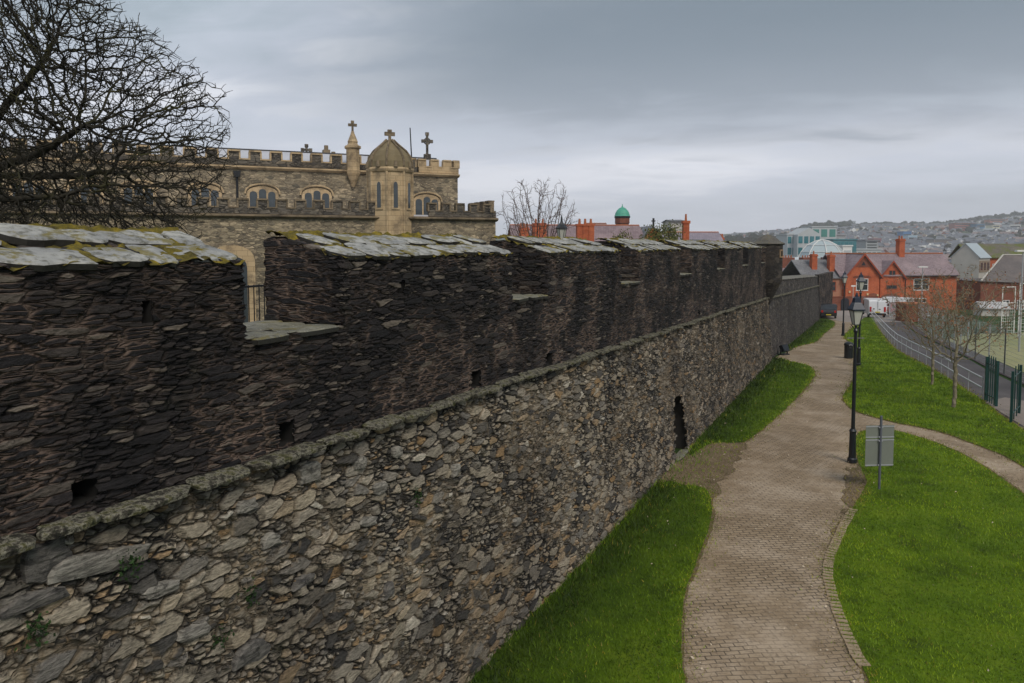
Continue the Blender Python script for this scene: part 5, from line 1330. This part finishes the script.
# handrail beside the road
pts = [G(x, y, .03) for x, y in ((871, 318), (880, 330), (889, 341), (897, 349), (911, 358), (926, 366), (941, 375), (955, 384), (968, 392), (982, 400.5))]
o0 = pts[0].copy(); e = empty('handrail', o0); tag(e, 'long galvanised two rail handrail running down beside the asphalt road', 'handrail')
up = lambda p, h: Vector((p.x-o0.x, p.y-o0.y, p.z-o0.z+h))
M_rail = plain('pale_worn_steel', (.50, .50, .51), .4, .15, 5)
for h in (1.02, .56): mb = MB(); mb.path([up(p, h) for p in pts], .042, 8); mb.build('rail', M_rail, e)
dense = []
for a, b in zip(pts[:-1], pts[1:]):
    m = max(1, round((b-a).length/1.9)); dense += [a+(b-a)*k/m for k in range(m)]
for q in dense+[pts[-1]]: mb = MB(); mb.tube(up(q, -.1), up(q, 1.02), .015, n=8); mb.build('post', M_galv, e)
# green palisade gates
M_grn = plain('dark_green_steel', (.008, .045, .040), .4, .25, 4)
def palisade(a, b, H, name, lab, n):
    o0 = a.copy(); e = empty(name, o0); tag(e, lab, 'gate', 'dark green palisade panels'); d = (b-a)
    for h in (.35, H-.35): mb = MB(); mb.path([Vector((0, 0, h)), d+Vector((0, 0, h))], .03, 6); mb.build('rail', M_grn, e)
    ang = math.atan2(d.y, d.x)
    for k in range(n):
        q = d*(k/(n-1)); mb = MB(); mb.M = Matrix.Translation(q) @ Matrix.Rotation(ang, 4, 'Z')
        ps = (k in (0, n-1)); ww = .05 if ps else .03
        mb.prism([(-ww, 0), (ww, 0), (ww, H-.08), (0, H+(.04 if not ps else -.08)), (-ww, H-.08)], -.02 if not ps else -.05, .02 if not ps else .05, 'y'); mb.build('gate_post' if ps else 'pale', M_grn, e)
palisade(G(985.5, 401), G(996, 407), 2.15, 'palisade_gate', 'dark green palisade gate leaf seen nearly edge on, right of the nearer young tree', 6)
palisade(G(1011, 423), G(1019, 414), 2.2, 'palisade_gate', 'dark green palisade gate leaf nearest the right edge of the photo', 4)
# mesh fence round the court
M_mesh = plain('fence_wire', (.50, .54, .53), .4, .1, 4, metal=.2)
def mesh_fence(pa, n, H, name, lab, step=.35, grp=None):
    o0 = pa[0].copy(); e = empty(name, o0); tag(e, lab, 'fence', grp)
    w = MB(); ps = MB()
    for a, b in zip(pa[:-1], pa[1:]):
        L = (b-a).length; m = max(1, round(L/2.6))
        for k in range(m+1):
            q = a+(b-a)*k/m-o0; mb = MB(); mb.tube(q, q+Vector((0, 0, H)), .035, n=6); mb.build('post', M_galv, e)
        z = .1
        while z <= H: w.tube(a-o0+Vector((0, 0, z)), b-o0+Vector((0, 0, z)), .007, n=3, caps=False); z += step
        j = 0
        while j < L: q = a+(b-a)*(j/L)-o0; w.tube(q, q+Vector((0, 0, H)), .006, n=3, caps=False); j += step*.6
    w.build('wire_mesh', M_mesh, e); return e
mesh_fence([G(918, 330), G(948, 346), G(975, 360), G(1004, 375), G(1050, 396), G(1100, 416)], 0, 2.6, 'court_fence', 'tall pale wire mesh fence between the asphalt road and the sports court', .22)
mesh_fence([G(958, 336), G(1000, 334), G(1060, 333), G(1140, 334)], 0, 1.1, 'low_court_fence', 'low rusty rail fence at the far edge of the sports court', .5)
# white ball court goal frames
def goal(p, lab, H=4.2, W=1.6):
    e = empty('goal_frame', p, TH+R(20)); tag(e, lab, 'goal frame', 'white frames at the sports court')
    for x in (0, W): mb = MB(); mb.tube((x, 0, 0), (x, 0, H), .045, n=8); mb.build('upright', M_wht, e)
    mb = MB(); mb.tube((0, 0, H), (W, 0, H), .04, n=8); mb.tube((0, 0, H*.66), (W, 0, H*.66), .035, n=8); mb.build('crossbar', M_wht, e)
    mb = MB(); [mb.tube((W*k/6, .02, 0), (W*k/6, .02, H*.66), .012, n=4) for k in range(1, 6)]; [mb.tube((0, .02, H*.66*k/10), (W, .02, H*.66*k/10), .012, n=4) for k in range(1, 10)]; mb.build('net', M_wht, e)
    return e
goal(G(1001, 334), 'white tubular goal frame with net beyond the court, left of its twin')
goal(G(1018, 338), 'white tubular goal frame at the right edge of the photo', 4.6, 2.2)
# grey lighting columns
def column(px, py, H, lab, arm=.5, r=.06, board=False):
    p = G(px, py) if py else None; e = empty('light_column', p, TH); tag(e, lab, 'light column')
    mb = MB(); mb.tube((0, 0, 0), (0, 0, H), r*1.3, r*.8, 10); mb.build('pole', M_galv, e)
    mb = MB(); mb.box(-.42-arm*.2, .42+arm*.2, -.15, .15, H, H+.14); mb.build('lamp_head', M_wht, e, bevel=.02); return e
column(921, 321, 6.0, 'grey lighting column with a flat pale head, before the right wing of the brick house')
column(1019, 352, 7.0, 'thin grey lighting column at the right edge behind the court', r=.05)
p = G(852.5, 314); e = empty('sign_post', p, TH); tag(e, 'thin pale post with a small plate, in front of the brick gable', 'sign')
mb = MB(); mb.tube((0, 0, 0), (0, 0, 3.9), .05, n=6); mb.build('post', M_ren, e); mb = MB(); mb.box(-.30, .30, -.06, -.051, 3.75, 3.95); mb.build('plate', M_wht, e)
# ---------------------------------------------------- vehicles
def wheel(par, x, y, r, w=.2):
    mb = MB(); mb.tube((x-w/2, y, r), (x+w/2, y, r), r, n=18); t_ = mb.build('wheel', M_rub_, par)
    mb = MB(); s = 1 if x > 0 else -1; mb.tube((x+s*(w/2-.01), y, r), (x+s*(w/2+.012), y, r), r*.6, n=14); mb.build('rim', M_galv, t_)
M_tail = plain('red_lamp', (.45, .012, .01), .25); M_cgl = plain('car_glass', (.015, .018, .022), .08, .2, 2, spec=1.0)
M_plate = plain('number_plate', (.6, .48, .05), .5)
def car(kind, loc, yaw, lab, paint, grp=None):
    """x across, y along, rear towards -y"""
    e = empty(kind, loc, TH+yaw); tag(e, lab, 'van' if 'van' in kind else 'car', grp)
    if 'van' in kind:
        L, Wd, H = 5.3, 1.95, 2.1; prof = [(0, .35), (0, 1.0), (.06, 1.95), (.18, 2.1), (3.7, 2.12), (4.15, 1.95), (4.7, 1.25), (5.25, 1.05), (5.35, .75), (5.3, .35)]
        side = [(3.3, 1.25), (4.45, 1.25), (4.02, 1.85), (3.3, 1.85)]; bl = (2.2, 2.1)
    else:
        L, Wd, H = 4.4, 1.8, 1.65; prof = [(0, .35), (-.03, .75), (.05, 1.05), (.35, 1.55), (.6, 1.65), (2.4, 1.62), (3.2, 1.08), (4.2, .92), (4.42, .65), (4.4, .35)]
        side = [(.35, 1.08), (2.95, 1.08), (2.35, 1.52), (.62, 1.54)]
    mb = MB(); mb.prism(prof, -Wd/2, Wd/2, 'x'); mb.build('body', paint, e, bevel=.05)
    for y in (.85, L-.9):
        for x in (-Wd/2+.12, Wd/2-.12): wheel(e, x, y, .34)
    for s in (-1, 1):
        mb = MB(); mb.prism(side, s*(Wd/2)-.005, s*(Wd/2)+.006, 'x'); mb.build('side_window', M_cgl, e)
        mb = MB(); mb.box(s*(Wd/2-.2)-.1, s*(Wd/2-.2)+.1, -.045, .02, .72, 1.3 if 'van' in kind else .98); mb.build('tail_light', M_tail, e)
        mb = MB(); mb.box(s*(Wd/2+.1)-.09, s*(Wd/2+.1)+.09, L-1.75, L-1.6, 1.15, 1.35); mb.build('wing_mirror', M_blk, e)
    mb = MB(); mb.box(-Wd/2+.05, Wd/2-.05, -.09, .03, .32, .55); mb.build('bumper', M_rub_, e, bevel=.02)
    mb = MB(); mb.box(-.27, .27, -.10, -.088 if 'van' not in kind else -.05, .42 if 'van' not in kind else .62, .54 if 'van' not in kind else .74); mb.build('number_plate', M_plate, e)
    if 'van' not in kind: mb = MB(); mb.add([(-.72, .055, 1.10), (.72, .055, 1.10), (.6, .335, 1.50), (-.6, .335, 1.50)], [(0, 1, 2, 3)]); [setattr(mb, 'v', [(v[0], v[1]-.022, v[2]) for v in mb.v])]; mb.build('rear_window', M_cgl, e)
    else:
        mb = MB(); mb.box(-.012, .012, -.012, .03, .6, 1.98); mb.build('door_seam', M_rub_, e)
        mb = MB(); mb.box(-.5, -.35, -.03, .0, 1.0, 1.12); mb.box(.12, .3, -.03, .0, .98, 1.06); mb.build('door_handle', M_blk, e)
    return e
M_cblk = plain('dark_car_paint', (.022, .022, .026), .2, .1, 1, spec=.7); M_cwht = plain('white_car_paint', (.70, .71, .73), .3, .08, 1, spec=.6); M_cred = plain('red_car_paint', (.38, .02, .03), .25, .1, 1, spec=.6)
car('parked_car', G(828.5, 319, .03), R(-20), 'dark grey car parked against the wall end at the end of the path', M_cblk)
car('parked_van', G(877.5, 318, .03), R(-16), 'white panel van parked before the arched gateway', M_cwht)
car('parked_car', G(898, 317, .02), R(-22), 'small red car between the white van and the brick shelter', M_cred)
car('parked_van', G(914, 313.0, .02), R(62), 'white van whose roof shows behind the brick shelter', M_cwht)
# brick shelter beside the lawn
p = G(905.5, 322); e = empty('brick_shelter', p, TH+R(-4)); tag(e, 'small square red brick enclosure on the grass right of the parked vehicles', 'brick wall')
mb = MB(); mb.box(0, 2.3, 0, .3, -.5, 1.95); mb.box(0, .3, .3, 2.5, -.5, 1.95); mb.box(2.0, 2.3, .3, 2.5, -.5, 1.95); mb.build('wall', M_brkd, e)
mb = MB(); mb.box(-.06, 2.36, -.06, 2.56, 1.953, 2.05); mb.build('coping', M_terr, e)
mb = MB(); mb.box(1.2, 1.32, -.04, .0, -.3, 1.95); mb.build('pier', M_brkd, e)
# the small metal barrier by the van
p = G(889, 318); e = empty('metal_barrier', p, TH+R(10)); tag(e, 'grey mesh barrier standing before the arched gateway beside the white van', 'barrier')
mb = MB(); [mb.tube((x, 0, 0), (x, 0, 1.9), .03, n=6) for x in (0, .6, 1.2)]; mb.tube((0, 0, 1.9), (1.2, 0, 1.9), .03, n=6); mb.tube((0, 0, .2), (1.2, 0, .2), .03, n=6); mb.build('frame', M_galv, e)
mb = MB(); [mb.box(.03+.09*k, .08+.09*k, -.006, .006, .22, 1.88) for k in range(13)]; mb.build('infill', M_galv, e)
SUN_E = 1.5; CLOUD_OFF = (3.1, 1.7, 0); HAZE = 0.00027; EXPO = 0.52
# ============================================================= camera, light, sky, air
cam = bpy.data.cameras.new('Camera'); co = bpy.data.objects.new('Camera', cam); COL.objects.link(co)
cam.sensor_width = 36; cam.lens = FPX/1024*36; cam.shift_y = -(341.5-PPY)/1024; cam.clip_end = 20000; cam.clip_start = .1
co.location = (0, 0, 0); co.rotation_euler = (R(90)-PITCH, 0, TH); SC.camera = co
SUN_EL, SUN_AZ = R(46), R(-38)   # azimuth, counted from +X
sd = Vector((math.cos(SUN_EL)*math.cos(SUN_AZ), math.cos(SUN_EL)*math.sin(SUN_AZ), math.sin(SUN_EL)))
sun = bpy.data.lights.new('Sun', 'SUN'); so = bpy.data.objects.new('Sun', sun); COL.objects.link(so)
sun.energy = SUN_E; sun.angle = R(25); sun.color = (1, .93, .83); so.rotation_euler = (-sd).to_track_quat('-Z', 'Y').to_euler(); so.location = (0, 0, 30)
w = bpy.data.worlds.new('World'); SC.world = w; w.use_nodes = True; nt = w.node_tree
bg = nt.nodes['Background']; bg.inputs[1].default_value = .1
def wn(kind, ins=None, **pr):
    nd = nt.nodes.new(kind)
    for k, v in pr.items(): setattr(nd, k, v)
    for k, v in (ins or {}).items():
        if isinstance(v, bpy.types.NodeSocket): nt.links.new(v, nd.inputs[k])
        else: nd.inputs[k].default_value = v
    return nd
sky = wn('ShaderNodeTexSky', sky_type='NISHITA', sun_disc=False, sun_elevation=SUN_EL, sun_rotation=math.pi/2-SUN_AZ)
tc = wn('ShaderNodeTexCoord').outputs['Generated']
sp = wn('ShaderNodeSeparateXYZ', {0: tc}).outputs
def wm(op, a, b=0.0, c=0.0): return wn('ShaderNodeMath', {0: a, 1: b, 2: c}, operation=op).outputs[0]
zc = wm('ADD', wm('MAXIMUM', sp[2], 0.0), .16)
pv = wn('ShaderNodeCombineXYZ', {0: wm('DIVIDE', sp[0], zc), 1: wm('DIVIDE', sp[1], zc), 2: 0.0}).outputs[0]
pr = wn('ShaderNodeVectorRotate', {'Vector': pv, 'Angle': -TH+.25}, rotation_type='Z_AXIS').outputs[0]
pr = wn('ShaderNodeVectorMath', {0: pr, 1: (.55, 1.0, 1)}, operation='MULTIPLY').outputs[0]
pr = wn('ShaderNodeVectorMath', {0: pr, 1: CLOUD_OFF}, operation='ADD').outputs[0]
n1 = wn('ShaderNodeTexNoise', {'Vector': pr, 'Scale': .55, 'Detail': 7, 'Roughness': .48, 'Distortion': .35}).outputs['Fac']
n2 = wn('ShaderNodeTexNoise', {'Vector': pr, 'Scale': 1.9, 'Detail': 8, 'Roughness': .52, 'Distortion': .5}).outputs['Fac']
n3 = wn('ShaderNodeTexNoise', {'Vector': pr, 'Scale': 4.5, 'Detail': 8, 'Roughness': .55, 'Distortion': .8}).outputs['Fac']
nn = wm('ADD', wm('ADD', wm('MULTIPLY', n1, .58), wm('MULTIPLY', n2, .28)), wm('MULTIPLY', n3, .14))
rp = wn('ShaderNodeValToRGB', {0: nn}); cr = rp.color_ramp
for i, (p, c) in enumerate([(.36, (.20, .245, .28)), (.45, (.31, .36, .41)), (.53, (.44, .475, .545)), (.60, (.74, .745, .78))]):
    e = cr.elements[i] if i < 2 else cr.elements.new(p); e.position = p; e.color = (*c, 1)
hz = wn('ShaderNodeMapRange', {0: sp[2], 1: -.02, 2: .30, 3: 1.0, 4: 0.0}, interpolation_type='SMOOTHSTEP').outputs[0]
def wmix(f, a, b, mode='MIX'):
    nd = nt.nodes.new('ShaderNodeMix'); nd.data_type = 'RGBA'; nd.blend_type = mode
    for k, v in ((0, f), (6, a), (7, b)):
        if isinstance(v, bpy.types.NodeSocket): nt.links.new(v, nd.inputs[k])
        else: nd.inputs[k].default_value = v
    return nd.outputs[2]
side = wm('ADD', wm('MULTIPLY', sp[0], float(RH[0])), wm('MULTIPLY', sp[1], float(RH[1])))
bank = wn('ShaderNodeMapRange', {0: wm('ADD', side, wm('MULTIPLY', wm('SUBTRACT', n1, .5), 1.1)), 1: -.42, 2: .12, 3: 0.0, 4: 1.0}, interpolation_type='SMOOTHSTEP').outputs[0]
lift = wn('ShaderNodeMapRange', {0: wm('ADD', sp[2], wm('ADD', wm('MULTIPLY', wm('SUBTRACT', n2, .5), .22), wm('MULTIPLY', wm('SUBTRACT', n3, .5), .10))), 1: .08, 2: .20, 3: 0.0, 4: 1.0}, interpolation_type='SMOOTHSTEP').outputs[0]
banked = wmix(wm('MULTIPLY', wm('MULTIPLY', bank, lift), .95), rp.outputs[0], (.15, .185, .222, 1))
cl = wmix(wm('MULTIPLY', hz, .72), banked, (.54, .55, .62, 1))
cl10 = wmix(1.0, cl, (10, 10, 10, 1), 'MULTIPLY')
fin = wmix(.965, sky.outputs[0], cl10)
nt.links.new(fin, bg.inputs[0])
if HAZE:
    bm = bmesh.new(); bmesh.ops.create_cube(bm, size=1.0)
    me = bpy.data.meshes.new('haze'); bm.to_mesh(me); bm.free()
    m = bpy.data.materials.new('haze_air'); m.use_nodes = True; t_ = m.node_tree; t_.nodes.remove(t_.nodes['Principled BSDF'])
    v = t_.nodes.new('ShaderNodeVolumePrincipled'); v.inputs['Color'].default_value = (.94, .965, 1.0, 1); v.inputs['Density'].default_value = HAZE
    v.inputs['Anisotropy'].default_value = .2
    t_.links.new(v.outputs[0], t_.nodes['Material Output'].inputs['Volume'])
    hzo = link_mesh('haze', me, m); hzo.scale = (5420, 5420, 230); hzo.location = (0, 0, 15)
    tag(hzo, 'thin pale haze veiling the far hillside', 'haze', kind='stuff')
SC.view_settings.view_transform = 'Standard'; SC.view_settings.look = 'None'; SC.view_settings.exposure = EXPO; SC.view_settings.gamma = 1
SC.view_settings.use_curve_mapping = False
SC.cycles.volume_bounces = 1; SC.cycles.max_bounces = 5; SC.cycles.diffuse_bounces = 3
